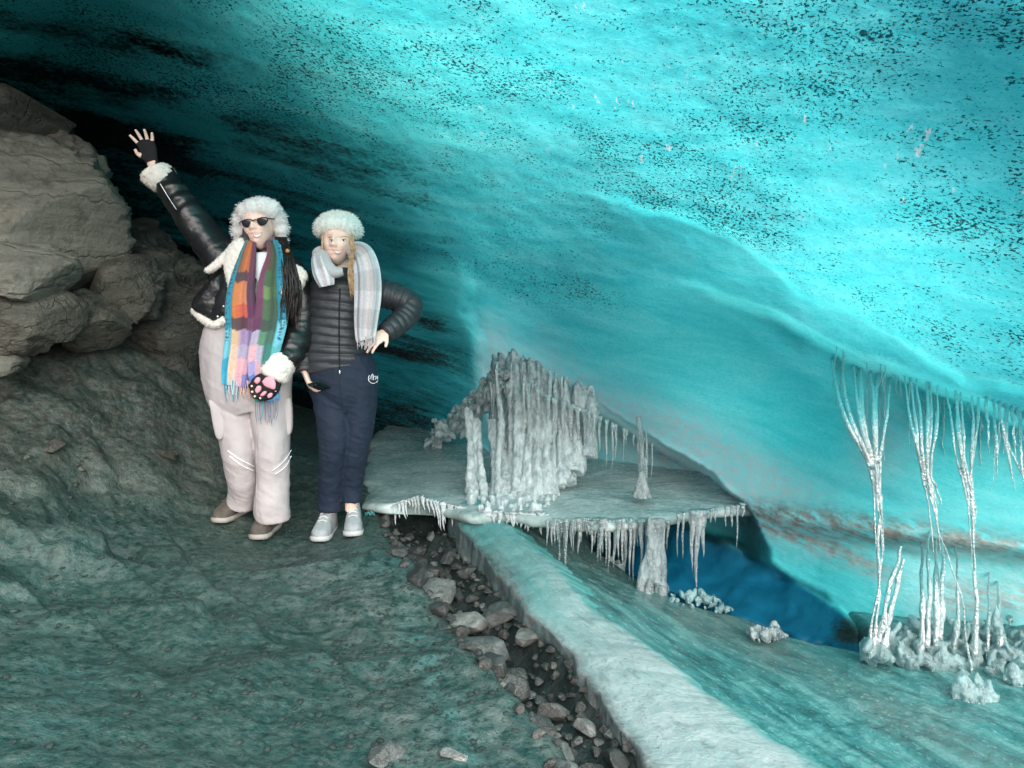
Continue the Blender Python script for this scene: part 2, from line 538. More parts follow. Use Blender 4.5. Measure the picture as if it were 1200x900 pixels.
def mat_floor_ice():
    m = M('floor_ice')
    S = m.attr('strata', 'Vector')
    n1 = m.noise(m.mapv(S, (0.8, 4.5, 1)), 3.0, 7, 0.65, 0.5)
    n2 = m.noise(m.mapv(S, (1, 2.0, 1)), 22, 6, 0.65)
    c = m.ramp(n1, [(0.34, (0.018, 0.075, 0.08)), (0.50, (0.045, 0.19, 0.19)), (0.66, (0.13, 0.32, 0.31))])
    c = m.mix(m.math('MULTIPLY', m.attr('grit'), m.ramp(n2, [(0.35, 0.2), (0.6, 0.85)])), c, (0.10, 0.125, 0.115))
    c = m.mix(m.ramp(n2, [(0.56, 0.0), (0.72, 0.55)]), c, (0.22, 0.42, 0.41))
    c = m.mix(m.ramp(n2, [(0.27, 0.8), (0.40, 0.0)]), c, (0.02, 0.07, 0.07))
    h = m.math('ADD', n2, m.math('MULTIPLY', m.noise(S, 70, 5, 0.6), 0.5))
    nr = m.bump(h, 0.7, 0.010)
    return m.done(m.pbsdf(c, m.ramp(n2, [(0.3, 0.05), (0.7, 0.34)]), nr, IOR=1.31, Coat_Weight=0.4, Coat_Roughness=0.08))

def mat_slab():
    m = M('slab_ice')
    S = m.attr('strata', 'Vector')
    n1 = m.noise(m.mapv(S, (1.0, 6, 1)), 2.0, 7, 0.65, 0.4)
    n2 = m.noise(m.mapv(S, (1, 2.0, 1)), 24, 6, 0.65)
    n3 = m.noise(S, 60, 4, 0.6)
    w = m.math('ADD', m.attr('white'), m.math('MULTIPLY', m.math('SUBTRACT', n1, 0.5), 0.9), True)
    c = m.mix(w, (0.075, 0.26, 0.255), (0.34, 0.395, 0.40))
    c = m.mix(m.math('MULTIPLY', m.attr('grime'), m.ramp(n2, [(0.30, 0.25), (0.6, 1.0)])), c, m.ramp(n1, [(0.35, (0.045, 0.05, 0.05)), (0.65, (0.19, 0.19, 0.185))]))
    c = m.mix(m.ramp(n2, [(0.62, 0.0), (0.78, 0.5)]), c, (0.48, 0.53, 0.53))
    c = m.mix(m.ramp(n3, [(0.30, 0.85), (0.36, 0.0)]), c, (0.03, 0.05, 0.05))
    c = m.mix(m.ramp(m.noise(m.mapv(S, (1, 3, 1)), 6, 5, 0.7), [(0.54, 0.0), (0.66, 0.55)]), c, (0.13, 0.19, 0.185))
    h = m.math('ADD', n2, m.math('MULTIPLY', n3, 0.35))
    nr = m.bump(h, 0.6, 0.012)
    return m.done(m.pbsdf(c, 0.38, nr, Subsurface_Weight=0.15, Subsurface_Radius=(0.01, 0.03, 0.03), IOR=1.31))

def mat_shelf():
    m = M('shelf_ice')
    v = m.coord(src='World')
    n1 = m.noise(m.mapv(v, (1.2, 2, 1)), 4, 6, 0.6, 0.4); n2 = m.noise(v, 28, 5, 0.65)
    c = m.ramp(n1, [(0.3, (0.22, 0.31, 0.30)), (0.55, (0.40, 0.48, 0.47)), (0.75, (0.60, 0.66, 0.65))])
    c = m.mix(m.ramp(n2, [(0.55, 0.0), (0.75, 0.5)]), c, (0.58, 0.66, 0.66))
    c = m.mix(m.ramp(n2, [(0.26, 0.6), (0.4, 0.0)]), c, (0.05, 0.08, 0.075))
    nr = m.bump(m.math('ADD', n1, n2), 0.45, 0.014)
    return m.done(m.pbsdf(c, m.ramp(n2, [(0.3, 0.10), (0.7, 0.35)]), nr, IOR=1.31))

def mat_clear(name, tint, frost, lo=0.1, hi=0.6, rough=0.06, base_frost=0.0):
    """glassy ice: clear where it is pure, frosted in streaks where it holds air"""
    m = M(name)
    v = m.coord(src='World')
    n = m.noise(m.mapv(v, (1, 1, 0.30)), 26, 5, 0.62)
    n2 = m.noise(v, 80, 4, 0.6)
    n3 = m.noise(m.mapv(v, (1, 1, 0.6)), 9, 3, 0.6)
    nr = m.bump(m.math('ADD', n, m.math('MULTIPLY', n2, 0.9)), 0.9, 0.014)
    f = m.math('ADD', m.ramp(n, [(0.36, lo), (0.64, hi)]), m.math('MULTIPLY', m.math('SUBTRACT', n3, 0.5), 0.5), True)
    if base_frost:      # spray has frosted the foot of the ice, the top is still clear
        sp = m.n('SeparateXYZ'); m.l(v, sp.inputs[0])
        f = m.math('ADD', f, m.math('MULTIPLY', m.math('SUBTRACT', 0.55, sp.outputs[2]), base_frost), True)
    tp = m.n('BsdfTransparent'); tp.inputs[0].default_value = (*tint, 1)
    rf = m.n('BsdfRefraction'); rf.inputs['Color'].default_value = (*tint, 1); rf.inputs['IOR'].default_value = 1.31; rf.inputs['Roughness'].default_value = rough; m.l(nr, rf.inputs['Normal'])
    mx = m.n('MixShader'); mx.inputs[0].default_value = 0.35; m.l(tp.outputs[0], mx.inputs[1]); m.l(rf.outputs[0], mx.inputs[2])
    gl = m.n('BsdfGlossy'); gl.inputs['Roughness'].default_value = rough; m.l(nr, gl.inputs['Normal'])
    fr = m.n('Fresnel'); fr.inputs['IOR'].default_value = 2.1; m.l(nr, fr.inputs['Normal'])
    m2 = m.n('MixShader'); m.l(fr.outputs[0], m2.inputs[0]); m.l(mx.outputs[0], m2.inputs[1]); m.l(gl.outputs[0], m2.inputs[2])
    p = m.pbsdf(frost, 0.16, nr, IOR=1.6)
    tr = m.n('BsdfTranslucent'); tr.inputs[0].default_value = (*frost, 1); m.l(nr, tr.inputs['Normal'])
    m3 = m.n('MixShader'); m3.inputs[0].default_value = 0.4; m.l(p, m3.inputs[1]); m.l(tr.outputs[0], m3.inputs[2])
    m4 = m.n('MixShader'); m.l(f, m4.inputs[0]); m.l(m2.outputs[0], m4.inputs[1]); m.l(m3.outputs[0], m4.inputs[2])
    return m.done(m4.outputs[0])

MAT = {}
MAT['roof'] = mat_ice_roof()
MAT['body'] = mat_light_blocker()
MAT['ground'] = mat_ground()
MAT['rock_pale'] = mat_rock('layered_rock', (0.085, 0.083, 0.070), (0.14, 0.136, 0.116), (0.215, 0.208, 0.18), 1.6, (0.7, 0.7, 4.5), 0.025)
MAT['rock_brown'] = mat_rock('brown_rock', (0.040, 0.034, 0.028), (0.085, 0.074, 0.062), (0.15, 0.135, 0.115), 2.8, (0.8, 0.8, 3.5), 0.025)
MAT['rock_dark'] = mat_rock('dark_rock', (0.040, 0.040, 0.033), (0.080, 0.079, 0.066), (0.145, 0.14, 0.118), 3.0, (1, 1, 2.0), 0.03)
MAT['stone'] = mat_rock('crevice_stone', (0.022, 0.024, 0.024), (0.058, 0.061, 0.060), (0.14, 0.142, 0.14), 7.0, (1, 1, 1.5), 0.010, 0.5)
MAT['stone_pale'] = mat_rock('frosted_stone', (0.07, 0.078, 0.076), (0.14, 0.15, 0.148), (0.27, 0.28, 0.275), 7.0, (1, 1, 1.5), 0.010, 0.5)
MAT['gravel'] = mat_rock('silt_pebble', (0.016, 0.034, 0.031), (0.034, 0.056, 0.050), (0.07, 0.095, 0.088), 9.0, (1, 1, 1), 0.004)
MAT['floor'] = mat_floor_ice()
MAT['slab'] = mat_slab()
MAT['shelf'] = mat_shelf()
MAT['clear'] = mat_clear('clear_ice', (0.93, 0.985, 0.99), (0.74, 0.82, 0.83), 0.02, 0.45)
MAT['white_ice'] = mat_clear('frosted_ice', (0.88, 0.97, 0.98), (0.84, 0.92, 0.93), 0.22, 0.80, 0.06, 0.7)
MAT['strand'] = mat_clear('strand_ice', (0.90, 0.985, 0.99), (0.66, 0.88, 0.90), 0.0, 0.32)
MAT['slush'] = mat_clear('slush_ice', (0.86, 0.97, 0.98), (0.58, 0.88, 0.90), 0.16, 0.58)
MAT['column_ice'] = mat_clear('column_ice', (0.88, 0.97, 0.98), (0.62, 0.73, 0.75), 0.12, 0.75, 0.06)
MAT['teal_ice'] = mat_clear('teal_ice', (0.4, 0.85, 0.85), (0.08, 0.42, 0.42), 0.55, 0.95)

# ------------------------------------------------------------------ ice ceiling
ROOF_CTRL = [
    (-420, -950, 1.7), (100, -950, 1.5), (600, -950, 1.2), (1100, -950, 1.0), (1700, -950, 0.85),
    (-420, -400, 2.9), (100, -400, 2.4), (600, -400, 1.95), (1100, -400, 1.6), (1700, -400, 1.25),
    (-420, 0, 3.9), (0, 0, 3.6), (300, 0, 3.3), (600, 0, 2.95), (900, 0, 2.6), (1200, 0, 2.2), (1700, 0, 1.7),
    (-420, 200, 4.6), (0, 90, 4.0), (150, 150, 4.5), (300, 130, 4.0), (450, 100, 3.6),
    (100, 250, 5.0), (300, 250, 4.9), (300, 350, 5.5), (450, 250, 4.5), (600, 180, 3.8), (600, 290, 4.2),
    (-420, 450, 5.2), (100, 480, 5.8), (300, 480, 6.2), (450, 400, 5.3), (450, 490, 6.3), (540, 480, 5.6), (450, 700, 7.0), (0, 760, 6.5), (-420, 860, 6.0),
    (620, 410, 4.42), (700, 470, 4.40), (760, 510, 4.22), (760, 400, 4.15), (760, 250, 3.65), (880, 290, 3.35), (900, 420, 3.85), (880, 590, 3.75),
    (1000, 330, 3.10), (1000, 450, 3.40), (1000, 600, 3.35), (1000, 700, 3.20), (1100, 430, 2.95), (1100, 600, 3.15), (1100, 740, 3.05), (1200, 440, 2.75), (1200, 600, 3.0), (1200, 740, 2.95),
    (1050, 200, 2.55), (1200, 250, 2.3), (1400, 500, 2.6), (1400, 750, 2.8), (1700, 300, 1.9), (1700, 600, 2.4), (1700, 860, 2.6),
    (620, 560, 4.9), (700, 860, 4.0), (1100, 860, 2.9),
]
roof_f = tps([(a, b) for a, b, _ in ROOF_CTRL], np.log([c for _, _, c in ROOF_CTRL]))

LIP_A = np.array([(560, 190), (640, 205), (700, 222), (790, 246), (830, 258), (880, 282), (905, 300), (940, 338), (1000, 366), (1050, 386), (1085, 420), (1130, 444), (1200, 452), (1700, 520)], float)
LIP_B = np.array([(540, 318), (640, 322), (760, 330), (830, 342), (900, 368), (980, 410), (1060, 440), (1130, 466), (1200, 492), (1700, 640)], float)
LIP_C = np.array([(330, 548), (360, 552), (400, 560), (440, 572), (520, 566)], float)   # (y, x)
LIP_D = np.array([(700, 560), (760, 592), (800, 610), (850, 632), (900, 658), (940, 684), (985, 716), (1004, 738), (1015, 800), (1020, 900)], float)
LIP_E = np.array([(600, 440), (650, 462), (700, 478), (760, 514), (820, 548), (870, 590), (900, 640)], float)

def curve(c, x):
    return np.interp(x, c[:, 0], c[:, 1])

def wob(x, y, amp, sc, seed):
    return amp * fbm(np.stack([x, y, 0 * x], -1), sc, 3, seed)

def roof_depth(x, y):
    x = np.asarray(x, float); y = np.asarray(y, float)
    d = np.exp(roof_f(np.stack([x, y], -1)))
    yw = y + wob(x, y, 10, 0.02, 11)
    a = sstep(-6, 9, yw - curve(LIP_A, x)) * sstep(640, 860, x)
    d = d + 0.13 * a * (1 - 0.75 * sstep(20, 95, y - curve(LIP_A, x)))
    yb = y + wob(x, y, 8, 0.015, 12)
    b = sstep(-7, 10, yb - curve(LIP_B, x)) * sstep(760, 960, x)
    d = d + 0.26 * b * (1 - 0.6 * sstep(30, 150, y - curve(LIP_B, x)))
    xw = x + wob(x, y, 10, 0.03, 13)
    c = sstep(6, -12, xw - np.interp(y, LIP_C[:, 0], LIP_C[:, 1])) * sstep(300, 400, y)
    d = d + 0.45 * c
    ye = y + wob(x, y, 8, 0.03, 14)
    e = sstep(-3, 8, ye - curve(LIP_E, x)) * sstep(600, 660, x) * sstep(905, 870, x)
    d = d + 0.75 * e
    yd = y + wob(x, y, 9, 0.03, 15)
    # diagonal lip over the blue hollow
    dl = sstep(-4, 7, yd - curve(LIP_D, x)) * sstep(660, 740, x) * sstep(1016, 1006, x + wob(x, y, 6, 0.04, 16))
    hx = [660, 700, 775, 870, 1010]
    yl = np.interp(x, hx, [640, 650, 688, 724, 765]); fl = np.interp(x, hx, [3.95, 3.88, 3.52, 3.22, 2.88])
    dh = fl + 0.04 + np.clip(yl - y, 0, 200) * 0.008 + 0.06 * fbm(np.stack([x, y, 0 * x], -1), 0.03, 3, 17)
    d = d + dl * (dh - d)
    # dirty ledge running out to the right
    led = np.exp(-((y - (598 + (x - 870) * 0.13)) / 16.0) ** 2) * sstep(850, 930, x)
    d = d - 0.10 * led
    return d

OVER = 10
def build_roof():
    xs = np.r_[np.arange(-420, -20, 14), np.arange(-20, 1230, 3.2), np.arange(1230, 1701, 14)]
    ys = np.r_[np.arange(-950, -100, 18), np.arange(-100, -10, 8), np.arange(-10, 800, 2.8), np.arange(800, 861, 10)]
    X, Y = np.meshgrid(xs, ys, indexing='ij')
    D = roof_depth(X, Y)
    P = px(X, Y, D)
    # carry the ceiling on over the photographer's head
    ext = [P[:, 0] + np.array([0.12 * k * np.sign(1) * 0, -0.10 * k, 0.10 * k * 0.12]) for k in range(OVER, 0, -1)]
    P = np.concatenate([np.stack(ext, 1), P], 1)
    X = np.concatenate([X[:, :1]] * OVER + [X], 1); Y = np.concatenate([Y[:, :1] - 18.0 * k for k in range(OVER, 0, -1)] + [Y], 1)
    # strata axes: along the layers (left to right, towards the viewer), across them, and out of the wall
    ax = np.array([0.86, -0.46, -0.22]); ax /= np.linalg.norm(ax)
    nz = np.array([0.30, 0.75, 0.0]); az = np.cross(ax, nz); az /= np.linalg.norm(az); ay = np.cross(az, ax)
    S = np.stack([P @ ax, P @ az, P @ ay], -1)
    # displacement along the surface normal
    du = np.gradient(P, axis=0); dv_ = np.gradient(P, axis=1)
    N = np.cross(du, dv_); N /= np.linalg.norm(N, axis=-1, keepdims=True) + 1e-12
    Sa = S * np.array([1, 1.9, 1])
    low = sstep(250, 420, Y)
    hgt = 0.034 * fbm(Sa, 1.1, 3, 21) + 0.004 * fbm(Sa, 5.0, 3, 22, ridged=True) + 0.003 * fbm(Sa, 17, 3, 23)
    hgt = hgt * (1 - 0.3 * low)
    P2 = P + N * hgt[..., None]
    # sediment and grit, by layer
    t = Y - 0.235 * X                          # layer coordinate in the photo's plane
    tn = t + wob(X, Y, 26, 0.006, 31)
    left = sstep(560, 180, X)
    dirt_shade = 0.72 * np.exp(-((tn - 25) / 17) ** 2) * sstep(300, 90, X)
    dirt_shade += 0.6 * np.exp(-((tn - 2) / 20) ** 2) * sstep(420, 150, X) * sstep(60, 160, X)
    dirt_shade += 0.95 * sstep(40, 66, tn) * sstep(330, 120, X) * sstep(150, 115, tn) * (0.62 + 0.38 * np.sin(tn / 9.0))
    dirt_shade += 0.85 * sstep(100, 150, tn + 0.16 * (250 - X)) * sstep(400, 120, X + wob(X, Y, 40, 0.01, 33))
    dirt_shade += 0.34 * sstep(330, 430, Y) * sstep(590, 540, X)
    dirt_shade += 0.8 * np.exp(-((Y - 378 - 0.3 * (X - 505)) / 9) ** 2) * np.exp(-((X - 505) / 26) ** 2)
    dirt_shade += 0.5 * sstep(440, 490, Y) * sstep(540, 480, X)
    thinb = fbm(np.stack([X * 0.006, (Y - 0.30 * X) * 0.055, 0 * X], -1), 1, 4, 38)
    dirt_shade += 0.6 * sstep(0.10, 0.36, thinb) * sstep(-40, 60, Y - np.interp(X, [-400, 0, 200, 350, 480, 560], [-60, 10, 50, 95, 170, 260])) * sstep(590, 470, X) * sstep(120, 170, X)
    dirt_shade += 1.2 * np.exp(-(((X - 996) / 22) ** 2 + ((Y - 742) / 18) ** 2))  # near-black end of the hollow: shade painted as a dark spot
    dirt_shade = np.clip(dirt_shade, 0, 1.3)
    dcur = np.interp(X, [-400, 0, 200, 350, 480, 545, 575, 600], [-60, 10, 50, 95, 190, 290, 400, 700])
    shade_tint = sstep(-50, 150, Y + wob(X, Y, 22, 0.01, 34) - dcur) * sstep(592, 560, X + wob(X, Y, 8, 0.03, 36))
    shade_tint = np.maximum(shade_tint, 0.62 * sstep(585, 640, Y - 0.13 * (X - 870) + wob(X, Y, 14, 0.015, 39)) * sstep(800, 880, X))  # same painted shade on the sunlit wall at lower right
    fleck = sstep(250, 130, t - 30 * fbm(np.stack([X, Y, 0 * X], -1), 0.004, 2, 35)) * (0.55 + 0.45 * sstep(-0.4, 0.3, fbm(np.stack([X, t * 2.5, 0 * X], -1), 0.008, 3, 36)))
    fleck = np.maximum(fleck, 0.45 * sstep(60, 0, np.abs(t - 190)) * sstep(600, 800, X))
    fleck = fleck * sstep(-330, -120, t + 0.2 * X)
    fleck = np.maximum(fleck * (1 - 0.8 * sstep(0, 12, Y - curve(LIP_A, X)) * sstep(640, 860, X)),
                       0.55 * sstep(26, 0, np.abs(Y - curve(LIP_A, X) - 46)) * sstep(880, 960, X))
    big = sstep(60, -40, t) * sstep(330, 700, X + 0.5 * Y)
    frost = np.exp(-((Y - 470 - 0.45 * (X - 660)) / 48) ** 2) * sstep(540, 600, X) * sstep(1000, 800, X)
    frost += 0.65 * np.exp(-((Y - 545 - 0.35 * (X - 820)) / 42) ** 2) * sstep(640, 760, X) * sstep(1050, 900, X)
    frost += 0.55 * np.exp(-(((X - 1030) / 42) ** 2 + ((Y - 520) / 60) ** 2))
    frost += 0.42 * sstep(560, 640, Y) * sstep(1020, 1090, X)
    frost += 0.35 * np.exp(-((X - 575) / 18) ** 2) * sstep(330, 400, Y)
    frost = np.clip(frost + 0.25 * fbm(P, 4, 3, 41) * (frost > 0.05), 0, 1)
    silt = 1.1 * np.exp(-((Y - 600 - 0.13 * (X - 870)) / 17) ** 2) * sstep(845, 900, X)
    silt += 0.9 * np.exp(-((Y - 634 - 0.42 * (X - 950)) / 15) ** 2) * sstep(800, 900, X) * sstep(1090, 1000, X)
    silt += 0.8 * np.exp(-((Y - 700 - 0.05 * (X - 1150)) / 20) ** 2) * sstep(1060, 1120, X)
    silt += 0.7 * np.exp(-((Y - 522 - 0.45 * (X - 750)) / 9) ** 2) * sstep(690, 710, X) * sstep(830, 790, X)
    silt = np.clip(silt, 0, 1)
    thin = 1 - 0.30 * sstep(-16, 10, Y - curve(LIP_A, X)) * sstep(600, 860, X) - 0.22 * sstep(-18, 10, Y - curve(LIP_B, X)) * sstep(640, 900, X)  # translucency cut by hand to dim the ice at and below the lips
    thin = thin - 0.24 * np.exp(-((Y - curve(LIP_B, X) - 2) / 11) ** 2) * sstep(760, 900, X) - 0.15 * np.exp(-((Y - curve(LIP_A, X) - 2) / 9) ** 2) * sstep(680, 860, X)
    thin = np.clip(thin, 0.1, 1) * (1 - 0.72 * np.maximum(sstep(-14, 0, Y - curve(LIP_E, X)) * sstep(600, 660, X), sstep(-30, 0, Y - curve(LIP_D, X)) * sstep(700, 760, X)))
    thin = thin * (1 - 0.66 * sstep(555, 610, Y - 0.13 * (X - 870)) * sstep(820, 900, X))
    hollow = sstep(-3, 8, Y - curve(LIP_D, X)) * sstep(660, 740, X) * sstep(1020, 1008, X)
    thin = np.maximum(thin, 0.5 * hollow)  # translucency raised by hand so the hollow wall glows
    global ROOF
    ROOF = None
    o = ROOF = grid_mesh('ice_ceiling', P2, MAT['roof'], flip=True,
                  attrs=dict(strata=S, dirt_shade=dirt_shade, fleck=fleck, fleckbig=big, frost=frost, silt=silt, thin=thin, hollow=hollow, shade_tint=shade_tint))
    tag(o, kind='structure')
    return o
build_roof()

# unseen opaque sheets, added to keep daylight off the left and back ceiling
def build_light_blockers():
    # blocking sheet whose front edge runs diagonally above the cave, with a back and a left side down to the ground
    pts = [(-7.0, -1.0), (-3.0, 1.5), (-1.8, 2.4), (-0.8, 3.0), (0.1, 3.7), (1.0, 5.0), (1.9, 7.0), (2.8, 10.0)]
    E = spline(np.array([(a, b, 0) for a, b in pts]), 60)[:, :2]
    rows = []
    for s in np.linspace(0, 1, 40):
        r = []
        for (a, b) in E:
            q = np.array([a + (0 - a) * 0.0, b + (11.0 - b) * s])
            z = 2.92 + 1.2 * s
            r.append((q[0], q[1], z))
        rows.append(r)
    top = np.array(rows)
    top[..., 2] += 0.06 * fbm(top, 0.7, 3, 51)
    # fold the back wall down
    back = np.array([[(x, 11.0 + 0.02 * k, z - (z + 1.2) * k / 12) for (x, y, z) in top[-1]] for k in range(1, 13)])
    A = np.concatenate([top, back])
    o = grid_mesh('light_blocker', A, MAT['body'])
    tag(o, kind='structure')
    side = np.array([[(-6.0 - 0.2 * math.sin(k), y, z) for k, z in enumerate(np.linspace(-1.2, 4.8, 12))] for y in np.linspace(-1.5, 11.1, 40)])
    side[..., 0] += 0.2 * fbm(side, 0.6, 3, 52)
    o2 = grid_mesh('light_blocker_side', side, MAT['body'])
    tag(o2, kind='structure')
build_light_blockers()

# ------------------------------------------------------------------ ground
GP = [(290, 612, 3.78), (318, 632, 3.66), (385, 632, 3.72), (412, 628, 3.74), (100, 600, 3.32), (0, 600, 2.95), (0, 450, 3.75), (60, 400, 4.15), (150, 400, 4.45),
      (230, 430, 4.7), (230, 550, 4.05), (150, 520, 3.85), (0, 750, 2.2), (0, 899, 1.55), (300, 899, 1.78), (500, 899, 1.82), (640, 899, 1.86),
      (150, 750, 2.35), (300, 750, 2.5), (450, 750, 2.62), (540, 800, 2.28), (440, 640, 3.55), (430, 596, 4.1), (-200, 600, 2.7), (-200, 400, 3.5), (-200, 800, 1.9), (300, 660, 3.3), (200, 640, 3.3)]
gxy = [px(*p) for p in GP]
gc = [(p[0], p[1]) for p in gxy]; gz = [p[2] for p in gxy]
for (a, b, c) in [(-5, -4, .6), (-5, 2, 1.9), (-5, 6, 2.2), (0, -4, -.1), (4, -4, -.3), (0, 0, 0.0), (-2, 0, .25), (3, 0, -.5), (2, 2, -.55), (1.5, 3.5, -.55), (0.2, 3.9, -.35), (-0.3, 5, -.15), (-1.0, 6, 0.0), (-2, 5, .5), (0, 8, -.3), (4, 8, -.5), (-4, 9, 1.0), (3, 4.5, -.6)]:
    gc.append((a, b)); gz.append(c)
ground_f = tps(gc, gz)

# the crevice between the frozen silt and the broken ice slab
CREV_L = px(np.array([445, 452, 470, 500, 545, 590, 640, 668]), np.array([590, 615, 650, 690, 750, 810, 870, 930]), np.array([4.05, 3.8, 3.45, 3.08, 2.62, 2.25, 1.98, 1.75]))[:, :2]
RID = np.array([(528, 598, 4.05), (556, 640, 3.66), (600, 690, 3.22), (650, 748, 2.82), (710, 822, 2.42), (770, 900, 2.09), (850, 1010, 1.74)], float)
CREV_R = px(RID[:, 0], RID[:, 1], RID[:, 2])
CREV_RZ = CREV_R[:, 1:]
CREV_R = CREV_R[:, :2]

def crevice(x, y):
    xl = np.interp(y, CREV_L[::-1, 1], CREV_L[::-1, 0])
    xr = np.interp(y, CREV_R[::-1, 1], CREV_R[::-1, 0])
    s = sstep(-0.02, 0.09, x - xl + 0.05 * vnoise(np.stack([x * 7, y * 7, 0 * x], -1), 5))
    return s * sstep(1.2, 1.6, y) * sstep(4.6, 4.1, y), xl, xr

def ground_z(x, y):
    x = np.asarray(x, float); y = np.asarray(y, float)
    z = ground_f(np.stack([x, y], -1))
    P = np.stack([x, y, 0 * x], -1)
    Pa = np.stack([x + 0.5 * y, 1.5 * y - 0.5 * x, z], -1)
    near = sstep(6, 4, np.abs(y))
    big = 0.040 * fbm(Pa, 1.4, 3, 61, ridged=True) + 0.010 * fbm(P, 2.4, 4, 62) + 0.003 * fbm(Pa, 9, 3, 63, ridged=True) + 0.006 * fbm(P, 30, 4, 64)
    big = big + 0.055 * cells(Pa * np.array([1, 1, 1.0]), 2.6, 66) * sstep(-0.9, -1.9, x) + 0.006 * cells(P, 7, 67) + 0.03 * cells(P, 6, 68) * sstep(-1.5, -2.2, x)
    flat = 1 - 0.75 * np.exp(-(((x + 1.1) / 0.75) ** 2 + ((y - 3.7) / 0.4) ** 2))   # trodden spot where the two people stand
    z = z + big * near * flat
    # steps where slabs of frozen silt have slid
    for (a, b, w, h) in (((60, 560, 3.2), (260, 720, 2.65), .03, .085), ((20, 640, 2.7), (200, 790, 2.15), .03, .07), ((260, 690, 2.8), (470, 800, 2.2), .03, .045), ((190, 560, 3.4), (330, 700, 2.8), .03, .04)):
        p0, p1 = px(*a)[:2], px(*b)[:2]
        d = p1 - p0; L = np.linalg.norm(d); d /= L
        u = (x - p0[0]) * d[0] + (y - p0[1]) * d[1]
        v = -(x - p0[0]) * d[1] + (y - p0[1]) * d[0] + 0.07 * vnoise(np.stack([x * 5, y * 5, 0 * x + 9], -1), 71)
        z = z - h * sstep(-w, w * 0.4, v) * sstep(0.5, 0.0, v) * sstep(-0.1, 0.15, u) * sstep(L + 0.1, L - 0.15, u)
    c, xl, xr = crevice(x, y)
    w = np.clip((x - xl) / np.maximum(xr - xl, 0.02), -0.3, 1.6)
    zr = np.interp(y, CREV_RZ[::-1, 0], CREV_RZ[::-1, 1])
    zc = (ground_f(np.stack([xl, y], -1)) - 0.02) * (1 - np.clip(w, 0, 1)) + (zr - 0.06) * np.clip(w, 0, 1) - 0.15 * np.sin(np.pi * np.clip(w, 0, 1)) + 0.05 * fbm(P, 5, 3, 65) - 0.4 * sstep(1.0, 1.5, w)
    z = z * (1 - c) + np.minimum(zc, z) * c
    return z

def build_ground():
    xs = np.r_[np.arange(-14, -3.0, 0.3), np.arange(-3.0, 1.4, 0.011), np.arange(1.4, 14, 0.3)]
    ys = np.r_[np.arange(-40, 1.0, 0.6), np.arange(1.0, 4.6, 0.011), np.arange(4.6, 11, 0.15)]
    X, Y = np.meshgrid(xs, ys, indexing='ij')
    Z = ground_z(np.clip(X, -6, 5), np.clip(Y, -5, 9))
    Z = np.where(Y < -5, Z - 0.02 * (-5 - Y), Z)
    P = np.stack([X, Y, Z], -1)
    pxx, pyy = to_px(np.where(Y[..., None] > 0.6, P, np.array([0, 1, 0.0])))
    warm = sstep(640, 470, pyy + 0.12 * (pxx - 300)) * sstep(430, 250, pxx + 30 * vnoise(P * 3, 8)) * (Y > 0.6)
    pale = sstep(150, 20, np.abs(pxx - 470 - 0.55 * (pyy - 740))) * sstep(610, 680, pyy) * (Y > 0.6)
    warm = np.clip(warm + 0.6 * np.exp(-(((pxx - 330) / 130) ** 2 + ((pyy - 600) / 70) ** 2)) * (Y > 0.6), 0, 1)
    ice = np.exp(-(((pxx - 470) / 60) ** 2 + ((pyy - 655) / 25) ** 2)) + 0.9 * np.exp(-((pxx - 510 - 0.42 * (pyy - 800)) / 22) ** 2) * sstep(690, 760, pyy)
    ice = np.clip(ice + 0.5 * np.exp(-(((pxx - 60) / 70) ** 2 + ((pyy - 820) / 60) ** 2)), 0, 1) * (Y > 0.6)
    darker = crevice(X, Y)[0] * 0.85  # ground colour drops towards black inside the crevice
    o = grid_mesh('ground', P, MAT['ground'], attrs=dict(warm=warm, pale=pale, ice=ice, darker=darker))
    tag(o, kind='structure')
build_ground()

# ------------------------------------------------------------------ ice floor and the broken slab along its edge
RT = np.array([(556, 590, 4.05), (604, 628, 3.72), (648, 668, 3.36), (712, 728, 2.95), (800, 796, 2.52), (870, 846, 2.26), (945, 900, 2.03), (1060, 985, 1.74)], float)
def floor_z(x, y):
    return floor_f(np.stack([np.asarray(x, float), np.asarray(y, float)], -1))
RTz = np.array([0.03, -0.06, -0.12, -0.17, -0.20, -0.215, -0.22, -0.23])
RTp = px(RT[:, 0], RT[:, 1], RT[:, 2])
fc = [(p[0], p[1]) for p in RTp]; fz = [p[2] for p in RTp]
for p in [(760, 692, 3.5), (870, 745, 3.05), (1010, 768, 2.85), (1140, 820, 2.5), (1200, 899, 2.06), (1060, 860, 2.27), (1250, 780, 2.72), (660, 650, 3.75), (640, 600, 4.15)]:
    q = px(*p); fc.append((q[0], q[1])); fz.append(q[2])
for p in [(3, 1.4, -.26), (2.5, 3.5, -.2), (1.0, 5.0, -.2), (0.3, 6, 0.0)]:
    fc.append(p[:2]); fz.append(p[2])
floor_f = tps(fc, fz)

